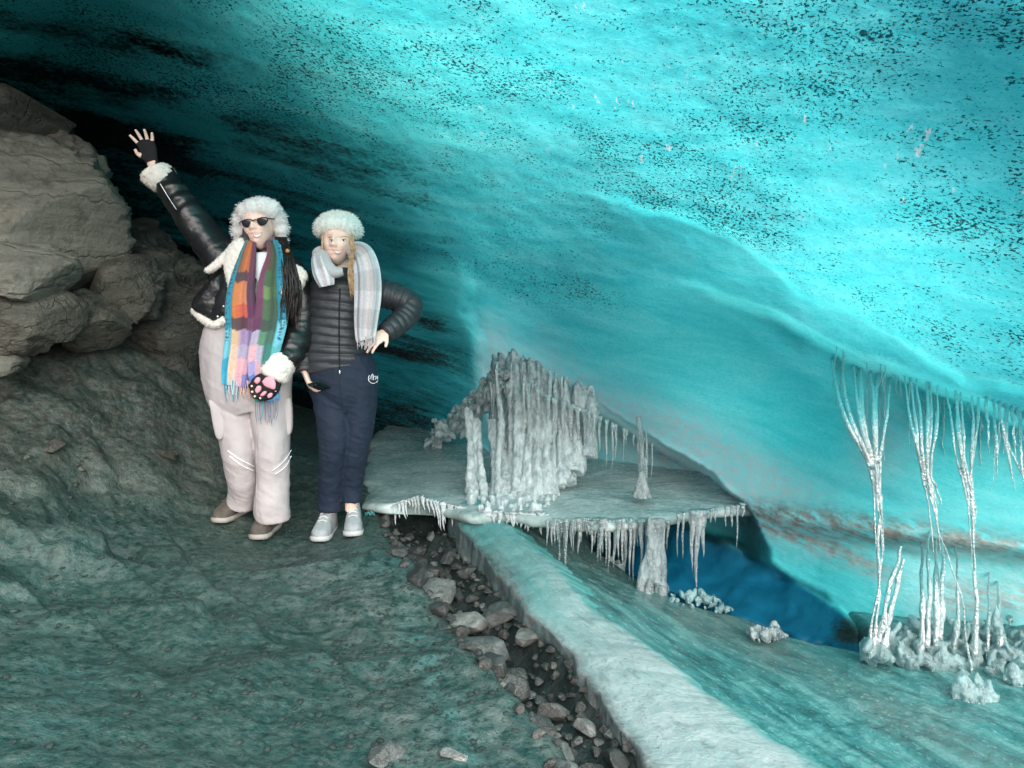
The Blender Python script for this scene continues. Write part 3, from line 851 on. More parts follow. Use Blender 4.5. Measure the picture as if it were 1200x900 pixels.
def build_floor():
    n = 420
    e = spline(RTp, n)
    e[:, 2] = floor_z(e[:, 0], e[:, 1])
    d = np.gradient(e, axis=0)[:, :2]; d /= np.linalg.norm(d, axis=1)[:, None]
    right = np.stack([-d[:, 1], d[:, 0]], -1)          # away from the crevice
    if right[:, 0].mean() < 0: right = -right
    right = np.array([right[:, 0].mean(), right[:, 1].mean()]); right /= np.linalg.norm(right)
    jag = 0.03 * fbm(e, 4, 4, 81)
    vs_ = np.r_[np.linspace(0, 2.0, 200), np.linspace(2.05, 4.5, 20)]
    xy = e[:, None, :2] + (vs_[None, :, None] + (jag[:, None] * sstep(0.3, 0, vs_)[None])[..., None]) * right
    Z = floor_z(xy[..., 0], xy[..., 1])
    P = np.concatenate([xy, Z[..., None]], -1)
    along = np.arange(n)[:, None] / n * 3.2 + 0 * vs_[None]
    S = np.stack([along, vs_[None] + 0 * along, 0 * along], -1)
    hl = px(np.array([700, 775, 870, 1010, 1040]), np.array([652, 688, 724, 765, 765]), np.array([3.87, 3.52, 3.22, 2.88, 2.86]))
    yl = np.interp(P[..., 0], hl[:, 0], hl[:, 1])
    P[..., 2] -= 0.6 * sstep(0.0, 0.12, P[..., 1] - yl + 0.05 * fbm(P, 5, 3, 84)) * sstep(hl[0, 0] - .05, hl[0, 0] + 0.1, P[..., 0]) * sstep(hl[3, 0] + 0.16, hl[3, 0] + 0.02, P[..., 0])
    P[..., 2] += 0.018 * fbm(S * np.array([1, 2.2, 1]), 2.4, 4, 82) + 0.006 * fbm(S * np.array([1, 2.2, 1]), 14, 3, 83)
    X, Y = to_px(P)
    grit = np.clip(sstep(700, 600, Y) * sstep(900, 640, X) + 0.8 * np.exp(-((Y - 735 - 0.12 * (X - 900)) / 22) ** 2) * sstep(760, 840, X) + 0.8 * sstep(560, 640, X) * np.exp(-((Y - 612 - 0.5 * (X - 600)) / 26) ** 2), 0, 1)
    o = grid_mesh('ice_floor', P, MAT['floor'], attrs=dict(strata=S, grit=grit))
    tag(o, kind='structure')
build_floor()

def build_slab():
    n = 360
    top = spline(RTp, n)
    low = spline(px(RID[:, 0], RID[:, 1], RID[:, 2]), n)
    lx, ly = to_px(low)
    # thick broken edge: crest, sloping white face, dirty side down into the crevice, and a buried back
    prof = []
    jag = 0.05 * fbm(top, 2.6, 5, 91) + 0.022 * fbm(top, 11, 3, 96, ridged=True); jag2 = 0.07 * fbm(low, 3, 5, 92)
    across = low - top; across /= np.linalg.norm(across, axis=1)[:, None]
    low = low + across * jag2[:, None]
    top = top - across * jag[:, None]
    crest = top + np.array([0, 0, 0.012]) + 0.012 * np.abs(fbm(top, 9, 3, 93))[:, None] * np.array([0, 0, 1])
    hid = top - across * 0.10 + np.array([0, 0, -0.05])
    bot = low + across * 0.03 + np.array([0, 0, -0.34])
    und = low - across * 0.25 + np.array([0, 0, -0.36])
    def seg(a, b, k, end=False):
        t = np.linspace(0, 1, k, endpoint=end)
        return [a + (b - a) * s for s in t]
    rings = seg(hid, crest, 6) + [c_ + (l_ - c_) * 0 for c_, l_ in ()] + [crest + (low - crest) * a_ + np.array([0, 0, 0.030 * math.sin(math.pi * a_) ** 0.8 * 0.55]) for a_ in np.linspace(0, 1, 60, endpoint=False)] + seg(low, bot, 26) + seg(bot, und, 4, True)
    P = np.stack(rings, 1)
    k = P.shape[1]
    v = np.arange(k) / k
    along = np.arange(n)[:, None] / n * 3.2 + 0 * v[None]
    S = np.stack([along, 0.6 * v[None] + 0 * along, 0 * along], -1)
    du = np.gradient(P, axis=0); dv2 = np.gradient(P, axis=1)
    N = np.cross(du, dv2); N /= np.linalg.norm(N, axis=-1, keepdims=True) + 1e-9
    if N[:, 30, 2].mean() < 0: N = -N
    mid = sstep(0.04, 0.12, v)[None]
    P = P + N * (mid * (0.014 * fbm(P, 3.5, 3, 94) + 0.004 * fbm(P, 20, 3, 95)))[..., None]
    X, Y = to_px(P)
    white = np.clip(sstep(560, 740, X) * 0.75 + 0.1, 0, 1) * sstep(0.03, 0.16, v)[None]
    grime = sstep(0.60, 0.70, v)[None] * (1 - 0.35 * sstep(700, 850, X)) + 0.8 * np.exp(-(((X - 585) / 32) ** 2 + ((Y - 668) / 34) ** 2)) * sstep(0.42, 0.60, v)[None]
    grime = np.clip(grime, 0, 1)
    o = grid_mesh('ice_slab', P, MAT['slab'], attrs=dict(strata=S, white=white, grime=grime))
    tag(o, 'long white broken ice slab along the edge of the dark stony crevice', 'ice slab', kind='thing')
build_slab()
# ------------------------------------------------------------------ rocks
def ico(sub):
    bm = bmesh.new(); bmesh.ops.create_icosphere(bm, subdivisions=sub, radius=1.0)
    V = np.array([v.co[:] for v in bm.verts]); F = np.array([[v.index for v in f.verts] for f in bm.faces])
    bm.free(); return V, F
ICO = {k: ico(k) for k in (2, 3, 4)}
def adopt0(o, parent):
    o.data.transform(Matrix.Translation(-Vector(parent.location))); o.parent = parent

def stone_arrays(sub, seed, cuts=9, rough=0.10, lo=0.62):
    r_ = np.random.default_rng(seed)
    V, F = ICO[sub]; V = V.copy()
    for k in range(cuts):
        n = r_.normal(size=3); n /= np.linalg.norm(n); d = r_.uniform(lo, 0.92)
        h = V @ n - d
        V = V - np.where(h > 0, h * 0.94, 0)[:, None] * n
    V = V * (1 + rough * fbm(V + seed, 2.2, 4, seed)[:, None] + 0.3 * rough * fbm(V + seed, 8, 3, seed + 5)[:, None])
    return V, F

def outline_rock(name, outline, Y, depth, mat, label, lean=0.0, seed=1, ledge=0.0, amp=0.03, parent=None, cat='rock', flat=3.0, n=110):
    """solid rock whose silhouette follows the outline, Y metres away, depth metres thick"""
    O = np.array(outline, float)
    c = O.mean(0)
    q = O - c
    ang = np.arctan2(q[:, 1], q[:, 0]); order = np.argsort(ang)
    ang = ang[order]; rad = np.hypot(q[:, 0], q[:, 1])[order]
    th = np.linspace(-np.pi, np.pi, 2 * n, endpoint=False)
    A = np.r_[ang - 2 * np.pi, ang, ang + 2 * np.pi]; Rr = np.r_[rad, rad, rad]
    r = np.interp(th, A, Rr)
    for _ in range(1):
        r = (np.roll(r, 1) + 2 * r + np.roll(r, -1)) / 4
    ph = np.linspace(0, np.pi, n)                      # 0 front pole .. pi back pole
    s = np.sin(ph) ** 0.8
    s = np.where(np.arange(n) < n // 2, s, s)
    dep = -np.sign(np.cos(ph)) * np.abs(np.cos(ph)) ** (2.0 / flat)
    C = px(c[0], c[1], Y)
    k = (Y - 0.55 * depth) / FPX
    X = (np.cos(th)[None] * r[None] * s[:, None]) * k
    Z = -(np.sin(th)[None] * r[None] * s[:, None]) * k
    D = dep[:, None] * depth + 0 * X
    D = D + lean * Z                                    # faces lean back as they rise
    P = np.stack([C[0] + X, C[1] + D, C[2] + Z], -1)
    du = np.gradient(P, axis=0); dv2 = np.roll(P, -1, 1) - np.roll(P, 1, 1)
    N = np.cross(du, dv2); N /= np.linalg.norm(N, axis=-1, keepdims=True) + 1e-9
    if ((P[n // 2] - C) * N[n // 2]).sum() < 0: N = -N
    e = np.sin(ph)[:, None] ** 0.4
    h = amp * 0.8 * fbm(P + seed, 3.2, 4, seed) + amp * 0.9 * cells(P * np.array([1, 1, 1.7]), 3.6, seed + 3, 0.08) + amp * 0.35 * cells(P * np.array([1, 1, 2.2]), 11, seed + 13, 0.1) + 0.14 * amp * fbm(P, 26, 3, seed + 6)
    if ledge:
        u = P[..., 2] + 0.10 * P[..., 0] + 0.04 * fbm(P, 3, 3, seed + 9)
        saw = (u * 13 + 0.8 * vnoise(P * 2, seed + 4)) % 1.0
        h = h + ledge * (saw ** 2 - 0.4) + 0.4 * ledge * ((u * 37) % 1.0 - 0.5)
    P = P + N * (h * e)[..., None]
    r_ = np.random.default_rng(seed * 11)
    for q_ in range(16):
        nn = r_.normal(size=3) * np.array([1, 1, 1.0]); nn[1] = -abs(nn[1]) * 1.2; nn /= np.linalg.norm(nn)
        pr_ = (P - C) @ nn; dd_ = pr_.max() * r_.uniform(0.72, 0.95)
        P = P - (np.where(pr_ > dd_, (pr_ - dd_) * 0.85, 0))[..., None] * nn
    V = P.reshape(-1, 3) - C
    F = grid_faces(n, 2 * n, True)
    o = mesh_arrays(name, V, F, mat)
    o.location = C
    if parent is None:
        tag(o, label, cat)
    return o

outline_rock('boulder', [(-170, 130), (-60, 138), (20, 146), (68, 152), (104, 182), (132, 214), (149, 252), (152, 290), (138, 318), (118, 352), (70, 366), (-20, 372), (-150, 380), (-230, 260)],
             4.05, 0.36, MAT['rock_pale'], 'big pale grey layered boulder on the left below the dark brown rock', 0.25, 3, 0.022, 0.045)
outline_rock('boulder', [(-200, 60), (-80, 62), (0, 82), (36, 98), (62, 122), (72, 148), (58, 166), (0, 172), (-120, 180)],
             4.25, 0.42, MAT['rock_brown'], 'dark brown rock at the upper left lying over the pale layered boulder', 0.3, 5, 0.016, 0.045)
outline_rock('rock', [(-60, 278), (10, 282), (52, 296), (92, 326), (70, 348), (20, 350), (-50, 352)], 3.62, 0.18, MAT['rock_pale'], 'pale flat slab of rock at the left edge under the big layered boulder', 0.5, 7, 0.010, 0.02)
outline_rock('rock', [(-60, 338), (0, 335), (56, 348), (96, 378), (60, 398), (0, 408), (-60, 410)], 3.62, 0.22, MAT['rock_dark'], 'dark broken rock at the left edge lying on the silt below the pale slab', 0.5, 8, 0.012, 0.03)
outline_rock('rock', [(116, 312), (132, 292), (160, 290), (180, 312), (184, 350), (168, 378), (136, 376), (118, 350)], 4.2, 0.22, MAT['rock_dark'], 'rounded dark rock leaning against the right side of the big pale boulder', 0.2, 9, 0.008, 0.03)
outline_rock('rock', [(140, 240), (165, 262), (200, 282), (238, 312), (262, 360), (262, 430), (225, 460), (180, 440), (150, 380), (140, 300)], 4.75, 0.34, MAT['rock_dark'], 'rough dark rock wall behind the waving woman on her left side', 0.15, 10, 0.012, 0.06)
outline_rock('rock', [(72, 362), (100, 340), (128, 352), (150, 384), (120, 410), (80, 404)], 4.0, 0.2, MAT['rock_dark'], 'small dark angular rock half buried below the pale boulder', 0.4, 12, 0.006, 0.03)
outline_rock('rock', [(-40, 404), (6, 398), (20, 416), (18, 438), (-20, 446)], 3.55, 0.14, MAT['rock_pale'], 'small pale rock at the left edge half buried in the silt slope', 0.4, 13, 0.006, 0.015)

# stones in the crevice
STV = []
for k in range(8):
    V, F = stone_arrays(4, 100 + k, 16, 0.05, 0.38)
    o = mesh_arrays('tmpstone', V, F, MAT['stone'], smooth=True)
    STV.append(o.data); bpy.data.objects.remove(o)
STP = []
for me in STV:
    m2 = me.copy(); m2.materials.clear(); m2.materials.append(MAT['stone_pale']); STP.append(m2)

def place_stone(name, x, y, size, label, cat='stone', group=None, pale=False, sink=0.35, z=None, asp=None):
    o = bpy.data.objects.new(name, random.choice(STP if pale else STV))
    COL.objects.link(o)
    a = asp or (random.uniform(0.8, 1.35), random.uniform(0.75, 1.1), random.uniform(0.5, 0.85))
    o.scale = [size * k for k in a]
    o.rotation_euler = (random.uniform(-.4, .4), random.uniform(-.4, .4), random.uniform(0, 6.28))
    zz = float(ground_z(np.array([x]), np.array([y]))[0]) if z is None else z
    o.location = (x, y, zz + size * a[2] * (1 - sink) * 0.8)
    tag(o, label, cat, group)
    return o

cand = []
tries = 0
while len(cand) < 285 and tries < 60000:
    tries += 1
    y = random.uniform(1.75, 4.05)
    xl = np.interp(y, CREV_L[::-1, 1], CREV_L[::-1, 0]); xr = np.interp(y, CREV_R[::-1, 1], CREV_R[::-1, 0])
    x = random.uniform(xl - 0.02, xr + 0.02)
    s = random.choice((0.018, 0.024, 0.03, 0.038, 0.048, 0.065))
    if all((x - a) ** 2 + (y - b) ** 2 > (0.68 * (s + c)) ** 2 for a, b, c in cand):
        cand.append((x, y, s))
for (x, y, s) in cand:
    place_stone('stone', x, y, s, 'small wet grey stone in the rubble filling the dark crevice beside the white ice slab', group='loose stones filling the crevice', pale=random.random() < 0.12)
for i, (a, b, Y, s, pale, lab) in enumerate([
    (512, 672, 3.34, .105, True, 'large frosted grey stone at the upper left of the crevice'),
    (548, 700, 3.12, .125, True, 'broad pale stone slab in the middle of the crevice, below the frosted one'),
    (505, 640, 3.62, .085, False, 'dark stone at the head of the crevice under the fringe of small icicles'),
    (560, 735, 2.86, .10, True, 'rough grey stone beside the pale stone slab in the crevice'),
    (600, 770, 2.62, .09, False, 'dark stone wedged against the dirty side of the ice slab'),
    (585, 690, 3.2, .09, True, 'brown grey stone leaning on the far end of the ice slab'),
    (630, 840, 2.2, .075, False, 'fist sized grey stone on the near left rim of the crevice'),
    (655, 868, 2.05, .05, True, 'pale stone among dark rubble at the near end of the crevice'),
    (488, 620, 3.8, .06, False, 'black stone below the left fringe of icicles')]):
    p = px(a, b, Y)
    place_stone('stone', p[0], p[1], s, lab, pale=pale, sink=0.25, asp=(1.35, 1.0, 0.7))
for (a, b, s, lab) in [(452, 896, .06, 'pale flat stone lying on the silt at the bottom edge of the photo'),
                       (524, 884, .034, 'white wedge shaped stone on the silt right of the pale flat stone'),
                       (540, 874, .022, 'little white stone on top of the silt beside the wedge shaped stone')]:
    Y = 1.86
    p = px(a, b, Y); place_stone('stone', p[0], p[1], s, lab, pale=True, sink=0.75, asp=(1.5, 0.9, 0.5))
rs = np.random.default_rng(77)
STD = []
for me in STV[:5]:
    m2 = me.copy(); m2.materials.clear(); m2.materials.append(MAT['rock_dark']); STD.append(m2)
for i in range(15):
    a = rs.uniform(-10, 255); b = rs.uniform(385, 560)
    if a > 225 and b > 470: continue
    Yr = float(np.interp(b, [380, 600], [4.3, 3.2])) + .002 * (a - 100)
    q = px(a, b, Yr); sz = rs.choice([.02, .03, .045, .06])
    o = place_stone('rock', q[0], q[1], sz, 'dark angular rock half buried in the silt slope on the left', group='rocks frozen into the slope', sink=1.0, asp=(1.4, 1.0, 0.7), cat='rock')
    o.data = STD[i % 5]
# pebbles trodden into the silt
peb = Geo()
pr = np.random.default_rng(5)
bv, bf = stone_arrays(2, 300, 6, 0.1)
k = 0
while k < 4200:
    y = pr.uniform(1.5, 4.3); x = pr.uniform(-2.4, 0.3)
    if pr.uniform() > 0.25 + 0.75 * math.exp(-((x + 0.35 + 0.12 * (y - 3)) / 0.35) ** 2): continue
    s = 0.002 + 0.010 * pr.uniform() ** 4
    a = pr.uniform(0, 6.28); c_, s_ = math.cos(a), math.sin(a)
    V = bv * np.array([1.3, 1, 0.6]) * s
    V = V @ np.array([[c_, s_, 0], [-s_, c_, 0], [0, 0, 1]])
    peb.add(V + np.array([x, y, 0]), bf); k += 1
allV = np.vstack(peb.V); cen = np.repeat(np.array([v.mean(0) for v in peb.V]), len(bv), 0)
zz = ground_z(cen[:, 0], cen[:, 1]); allV[:, 2] += zz + 0.001
peb.V = [allV]
tag(peb.build('gravel', MAT['gravel']), kind='stuff')

from mathutils.bvhtree import BVHTree
def bvh0(ob):
    return BVHTree.FromPolygons([v.co.copy() for v in ob.data.vertices], [p.vertices[:] for p in ob.data.polygons])
RT_TREE = bvh0(ROOF)
def roof_Y(x, y, default=2.85):
    o = Vector((0, 0, CAMZ)); d = (pv(x, y, 3.0) - o).normalized()
    loc, nor, i, dist = RT_TREE.ray_cast(o, d)
    return loc.y if loc is not None else default

# ------------------------------------------------------------------ ice shelf
SHZ = 0.10
def on_plane(x, y, z):
    a = px(x, y, 1.0)
    t = (z - CAMZ) / (a[..., 2] - CAMZ)
    return np.stack([a[..., 0] * t, a[..., 1] * t, CAMZ + (a[..., 2] - CAMZ) * t], -1)

shelf = thing('ice_shelf', 'flat grey ice shelf behind the crevice with a fringe of icicles along its front edge', 'ice shelf', tuple(on_plane(640, 580, SHZ)))
def build_shelf():
    front = [(426, 588), (455, 592), (490, 583), (525, 594), (552, 602), (585, 600), (625, 606), (660, 610), (720, 613), (770, 611), (812, 602), (850, 595), (885, 592), (930, 588), (975, 584)]
    back = [(975, 566), (905, 560), (850, 552), (790, 542), (740, 532), (690, 522), (630, 512), (560, 503), (500, 498), (446, 500), (428, 540)]
    pts = np.array(front + back, float)
    W = on_plane(pts[:, 0], pts[:, 1], SHZ)
    W = spline(np.vstack([W, W[:1]]), 420)[:-1]
    t_ = np.arange(len(W)) / len(W)
    c = on_plane(np.array(640.), np.array(572.), SHZ)
    d = W - c
    jag = 1 + 0.045 * fbm(W, 5, 5, 111)
    d = d * jag[:, None]
    prof = [(0.0, 0.0), (0.2, 0), (0.4, 0), (0.55, 0), (0.7, 0), (0.8, 0), (0.88, 0), (0.94, -.001), (0.98, -.006), (1.0, -.018), (1.004, -.032), (0.995, -.048), (0.96, -.058), (0.85, -.075), (0.6, -.10), (0.0, -.12)]
    P = np.array([[c + d[i] * s + np.array([0, 0, z]) for i in range(len(W))] for s, z in prof])
    w = np.array([p[0] for p in prof])[:, None]
    P[..., 2] += (0.026 * fbm(P, 3, 4, 112) + 0.006 * fbm(P, 16, 3, 113)) * np.minimum(1, w * 3)
    P = P - np.array(shelf.location)
    o = mesh_arrays('ice_plate', P.reshape(-1, 3), grid_faces(len(prof), len(W), True), MAT['shelf'], shelf)
    return o
build_shelf()

def icicle_geo(top, L, r0, seed, lean=(0, 0), n=16, seg=8, tip=0.12, top_r=1.5):
    r_ = np.random.default_rng(seed)
    t = np.linspace(0, 1, n)
    rad = r0 * ((1 - t) ** 0.75 * (1 - tip) + tip * (1 - t ** 6)) * (1 + 0.16 * np.sin(t * r_.uniform(18, 34) + r_.uniform(0, 6)) * (0.4 + 0.6 * r_.uniform(size=n)))
    rad[0] *= top_r; rad[1] *= 0.5 + 0.5 * top_r; rad[-1] = r0 * 0.03
    pts = np.stack([top[0] + lean[0] * t * L + r0 * 0.25 * np.sin(t * 7 + seed), top[1] + lean[1] * t * L, top[2] + r0 * 0.6 - t * L], -1)
    return tube_arrays(pts, rad, seg, True, 0.12, seed)

def add_icicle(root, top, L, r0, seed, mat, name='icicle', **kw):
    V, F = icicle_geo(np.asarray(top, float), L, r0, seed, **kw)
    return mesh_arrays(name, V - np.array(root.location), F, mat, root)

ir = np.random.default_rng(17)
PXM = 1 / FPX
k = 0
for x in np.linspace(640, 782, 46):
    xx = x + ir.uniform(-2, 2)
    Y = 3.60 + ir.uniform(-0.015, 0.05)
    yb = 611 + ir.uniform(-3, 3)
    L = ir.choice([14, 22, 30, 40, 52, 66]) * (1.15 if 650 < x < 775 else 0.7) * ir.uniform(0.8, 1.2) * Y * PXM
    add_icicle(shelf, px(xx, yb, Y), L, ir.uniform(0.006, 0.012) * (1.25 if L > 0.16 else 1), 200 + k, MAT['clear']); k += 1
for x in np.linspace(792, 872, 11):
    L = ir.choice([18, 30, 45, 60, 88], p=[.3, .25, .2, .15, .1]) * 3.6 * PXM * ir.uniform(0.8, 1.1)
    add_icicle(shelf, px(x + ir.uniform(-3, 3), 603 - (x - 792) * 0.14, 3.6), L, ir.uniform(0.007, 0.012), 300 + k, MAT['clear']); k += 1
for x, L in ((818, 112), (812, 78), (825, 60)):
    add_icicle(shelf, px(x, 600, 3.59), L * 3.6 * PXM, 0.017, 320 + int(x), MAT['clear'])
for x in np.linspace(462, 560, 26):
    L = ir.choice([12, 18, 24, 30]) * ir.uniform(0.8, 1.2) * 4.05 * PXM
    yb = np.interp(x, [462, 490, 525, 560], [592, 584, 594, 601])
    add_icicle(shelf, px(x + ir.uniform(-2, 2), yb - 2, 4.02 - 0.001 * (x - 460)), L * (1.3 if x > 505 else 0.8), ir.uniform(0.007, 0.012), 400 + k, MAT['white_ice'], lean=(ir.uniform(0.0, 0.3), -0.05)); k += 1

# thick column from the shelf edge down to the ice floor, with its splash cone
colm = thing('ice_column', 'thick clear ice column from the shelf edge down to a pale cone on the ice floor', 'ice column', tuple(px(763, 692, 3.52)))
G = Geo()
for j in range(7):
    x0 = 760 + j * 2.4; x1 = 750 + j * 4.0
    G.tube([px(x0, 608, 3.57), px(x0 + 1.5, 640, 3.56), px((x0 + x1) / 2 + ir.uniform(-3, 3), 668, 3.54), px(x1, 696, 3.52 + ir.uniform(-.04, .04))], [0.014, 0.011, 0.014, 0.024], 8, n=14, noise=0.4, seed=j)
for j in range(16):
    a = ir.uniform(0, 6.28); rr = ir.uniform(0.02, 0.085)
    b = px(763, 690, 3.52) + np.array([rr * math.cos(a), rr * math.sin(a) * 0.7, -0.02])
    G.tube([b, b + np.array([-0.2 * (b[0] - px(763, 690, 3.52)[0]), 0, ir.uniform(0.04, 0.16) * (1 - rr * 7)])], [0.022, 0.008], 7, noise=0.3, seed=50 + j)
o = remesh_obj('column_body', G, 0.006, MAT['column_ice'], 2, disp=lambda c, n: c + n * (0.012 * fbm(c * np.array([1, 1, .22]), 30, 3, 7, ridged=True))[:, None])
reparent(o, colm)

stal = thing('ice_column', 'slender clear icicle reaching from the ceiling down to a small mound on top of the shelf', 'ice column', tuple(px(752, 583, 4.0)))
G = Geo()
G.tube([px(748, 488, 4.12), px(751, 515, 4.08), px(752, 550, 4.04), px(752, 584, 4.0)], [0.013, 0.016, 0.020, 0.034], 9, n=24, noise=0.3, seed=3)
G.tube([px(757, 500, 4.10), px(758, 540, 4.06), px(754, 580, 4.0)], [0.006, 0.009, 0.02], 8, n=16, noise=0.3, seed=4)
for j in range(9):
    a = j * 0.7; b = px(752, 583, 4.0) + np.array([0.045 * math.cos(a), 0.045 * math.sin(a), 0])
    G.tube([b, b * 0.0 + px(752, 568 - 8 * (j % 3), 4.0)], [0.02, 0.012], 7, noise=0.3, seed=70 + j)
o = remesh_obj('icicle_body', G, 0.005, MAT['clear'], 2); reparent(o, stal)

# ------------------------------------------------------------------ frozen curtain from the ceiling onto the shelf
curt = thing('ice_curtain', 'white frozen curtain of fused icicles falling from the ceiling onto the grey ice shelf', 'frozen curtain', tuple(px(620, 590, 4.25)))
def build_curtain():
    G = Geo(); r_ = np.random.default_rng(23)
    for x in np.r_[np.linspace(576, 690, 70), np.linspace(585, 650, 30)]:
        x = x + r_.uniform(-3, 3)
        lip = np.interp(x, [570, 600, 650, 700], [440, 432, 460, 480])
        yt = lip - r_.uniform(0, 26)
        yb = np.interp(x, [570, 600, 640, 665, 690], [600, 600, 588, 562, 540]) + r_.uniform(-14, 6)
        q_ = r_.uniform()
        if q_ < 0.35: yb = yt + (yb - yt) * r_.uniform(.25, .8)
        elif q_ < 0.45: yt = yt + (yb - yt) * r_.uniform(.2, .6)
        Yt = roof_Y(x, min(yt, lip - 2), 4.45) + .015; Yb = float(np.interp(yb, [500, 600], [4.5, 4.12])) + r_.uniform(-.10, .08)
        if yt > lip: Yt = 4.4 + r_.uniform(-.08, .08)
        if q_ < 0.35: Yb = Yt - .05
        r0 = r_.uniform(0.013, 0.034)
        G.tube([px(x, yt, Yt), px(x + r_.uniform(-3, 3), yt + (yb - yt) * .3, Yt * .7 + Yb * .3 - .02), px(x + r_.uniform(-3, 3), yt + (yb - yt) * .7, Yt * .3 + Yb * .7), px(x + r_.uniform(-5, 3), yb, Yb)],
               [r0 * .6, r0, r0 * r_.uniform(.7, 1.2), r0 * (1.7 if q_ > .35 else .15)], 8, n=24, noise=0.4, seed=int(x * 7))
    # the arm that runs down to the left and the spatter it leaves on the shelf
    for k_ in range(230):
        t = r_.uniform(0, 1)
        x = np.interp(t, [0, .35, .7, 1], [592, 562, 540, 505]) + r_.uniform(-8, 8)
        y = np.interp(t, [0, .35, .7, 1], [436, 462, 486, 508]) + r_.uniform(-8, 16)
        c = px(x, y, 4.5 + 1.25 * t ** 1.3 + r_.uniform(-.07, .07))
        d = r_.normal(size=3) * 0.03; d[2] = -abs(d[2]) * 1.5
        G.tube([c, c + d * 0.5, c + d], [r_.uniform(.012, .028), r_.uniform(.014, .030), .008], 7, noise=0.4, seed=k_)
    for k_ in range(14):
        x = r_.uniform(545, 578); yt = r_.uniform(478, 500)
        if 560 < x < 574: continue
        c = px(x, yt, 4.45); b = px(x + r_.uniform(0, 10), 590 + r_.uniform(-14, 12), 4.15)
        G.tube([c, (c + b) / 2, b], [.022, .016, .026], 8, n=16, noise=0.35, seed=90 + k_)
    for k_ in range(110):
        x = r_.uniform(548, 650); y = r_.uniform(572, 604) - 0.12 * (x - 552) * 0.5
        c = on_plane(np.array(x), np.array(y), SHZ)
        G.tube([c + [0, 0, -.02], c + [r_.uniform(-.02, .02), 0, r_.uniform(.01, .05)]], [r_.uniform(.012, .03), r_.uniform(.006, .016)], 7, noise=0.4, seed=200 + k_)
    def disp(c, n):
        h = 0.006 * fbm(c * np.array([1, 1, .28]), 30, 3, 5, ridged=True) + 0.005 * fbm(c, 48, 3, 6)
        return c + n * h[:, None]
    o = remesh_obj('curtain_body', G, 0.0055, MAT['white_ice'], 1, disp=disp)
    reparent(o, curt)
    for k_ in range(30):
        x = r_.uniform(572, 696)
        yt = np.interp(x, [570, 600, 650, 700], [436, 416, 448, 476]) + r_.uniform(-14, 26)
        yb = np.interp(x, [570, 600, 640, 665, 690], [598, 596, 580, 560, 540])
        L = (yb - yt) * r_.choice([.25, .4, .6, .9, 1.0])
        add_icicle(curt, px(x, yt, min(4.46, roof_Y(x, yt) - .02) + r_.uniform(-.05, .03)), L * 4.3 * PXM, r_.uniform(.008, .020), 700 + k_, MAT['clear'], n=26, tip=.35, top_r=.25, lean=(r_.uniform(-.06, .06), 0))
    for k_ in range(9):
        x = 612 + k_ * 9.5 + r_.uniform(-3, 3)
        y = np.interp(x, [600, 650, 700], [440, 468, 486])
        add_icicle(curt, px(x, y, 4.30), r_.uniform(60, 95) * 4.3 * PXM, r_.uniform(.011, .018), 500 + k_, MAT['clear'])
    for k_ in range(12):
        x = 690 + k_ * 6.6 + r_.uniform(-2, 2)
        y = np.interp(x, [690, 770], [482, 522])
        add_icicle(curt, px(x, y, 4.22), r_.choice([18, 30, 45, 60]) * 4.2 * PXM, r_.uniform(.006, .011), 540 + k_, MAT['clear'])
    for k_ in range(20):
        x = r_.uniform(560, 640); y = 600 + (x - 560) * 0.05
        add_icicle(curt, on_plane(np.array(x), np.array(y), SHZ), r_.uniform(12, 26) * 4.0 * PXM, r_.uniform(.010, .018), 580 + k_, MAT['white_ice'])
build_curtain()

# ------------------------------------------------------------------ frozen waterfall on the right
fall = thing('frozen_waterfall', 'tall frozen waterfall of thin glassy strands hanging at the right of the cave', 'frozen waterfall', tuple(px(1090, 770, 2.75)))
def strand(pts, rad, seed, mat=None, n=40, noise=0.22):
    P = np.array([px(*p) for p in pts])
    q = spline(np.c_[P, np.array(rad, float)], n)
    t_ = np.linspace(0, 1, n)[:, None]
    q[:, :3] += 0.009 * np.stack([fbm(np.c_[t_ * 5, t_ * 0 + seed, t_ * 0], 1, 3, seed), fbm(np.c_[t_ * 5, t_ * 0 + seed + 40, t_ * 0], 1, 3, seed + 1), 0 * t_[:, 0]], -1)
    q[:, 3] = np.maximum(q[:, 3] * wr.uniform(.55, 1.15) * (0.85 + 0.42 * fbm(np.c_[t_ * 9, t_ * 0 + seed, t_ * 0], 1, 3, seed + 3)), 0.0012)
    G = Geo(); G.tube(q[:, :3], q[:, 3], 8, noise=noise, seed=seed)
    V = np.vstack(G.V) - np.array(fall.location)
    return mesh_arrays('ice_strand', V, G.F, mat or MAT['strand'], fall)
wr = np.random.default_rng(31)
def dep(y):
    return np.interp(y, [430, 800], [2.86, 2.70])
def yd(x, y, o=0): return (x, y, float(np.interp(y, [430, 800], [2.88, 2.70])) + o)
sd = 0
for j, x in enumerate([974, 985, 990, 1001, 1006, 1013, 1024, 1029, 1042]):
    x += wr.uniform(-3, 3); yt = 428 + 0.33 * (x - 976)
    strand([(x, yt - 8, roof_Y(x, yt - 8) + .01), yd(x + (1022 - x) * .25 + wr.uniform(-2, 2), 480, .08), yd(1024 + (x - 1010) * .16, 545, .02), yd(1029 + (x - 1010) * .10, 590 - 22 * (j % 3)), yd(1031 + (x - 1010) * .10, (650 if j % 4 == 0 else 604 - 12 * (j % 3)))], [.008, .009, .009, .006, .002], sd); sd += 1
for dx in (0, 5):
    strand([yd(1028 + dx, 580), yd(1033 - dx, 640), yd(1026 + dx, 700), yd(1016 + dx, 766)], [.006, .007, .007, .013], sd); sd += 1
strand([yd(1056, 640), yd(1042, 690), yd(1024, 762)], [.007, .010, .016], sd); sd += 1
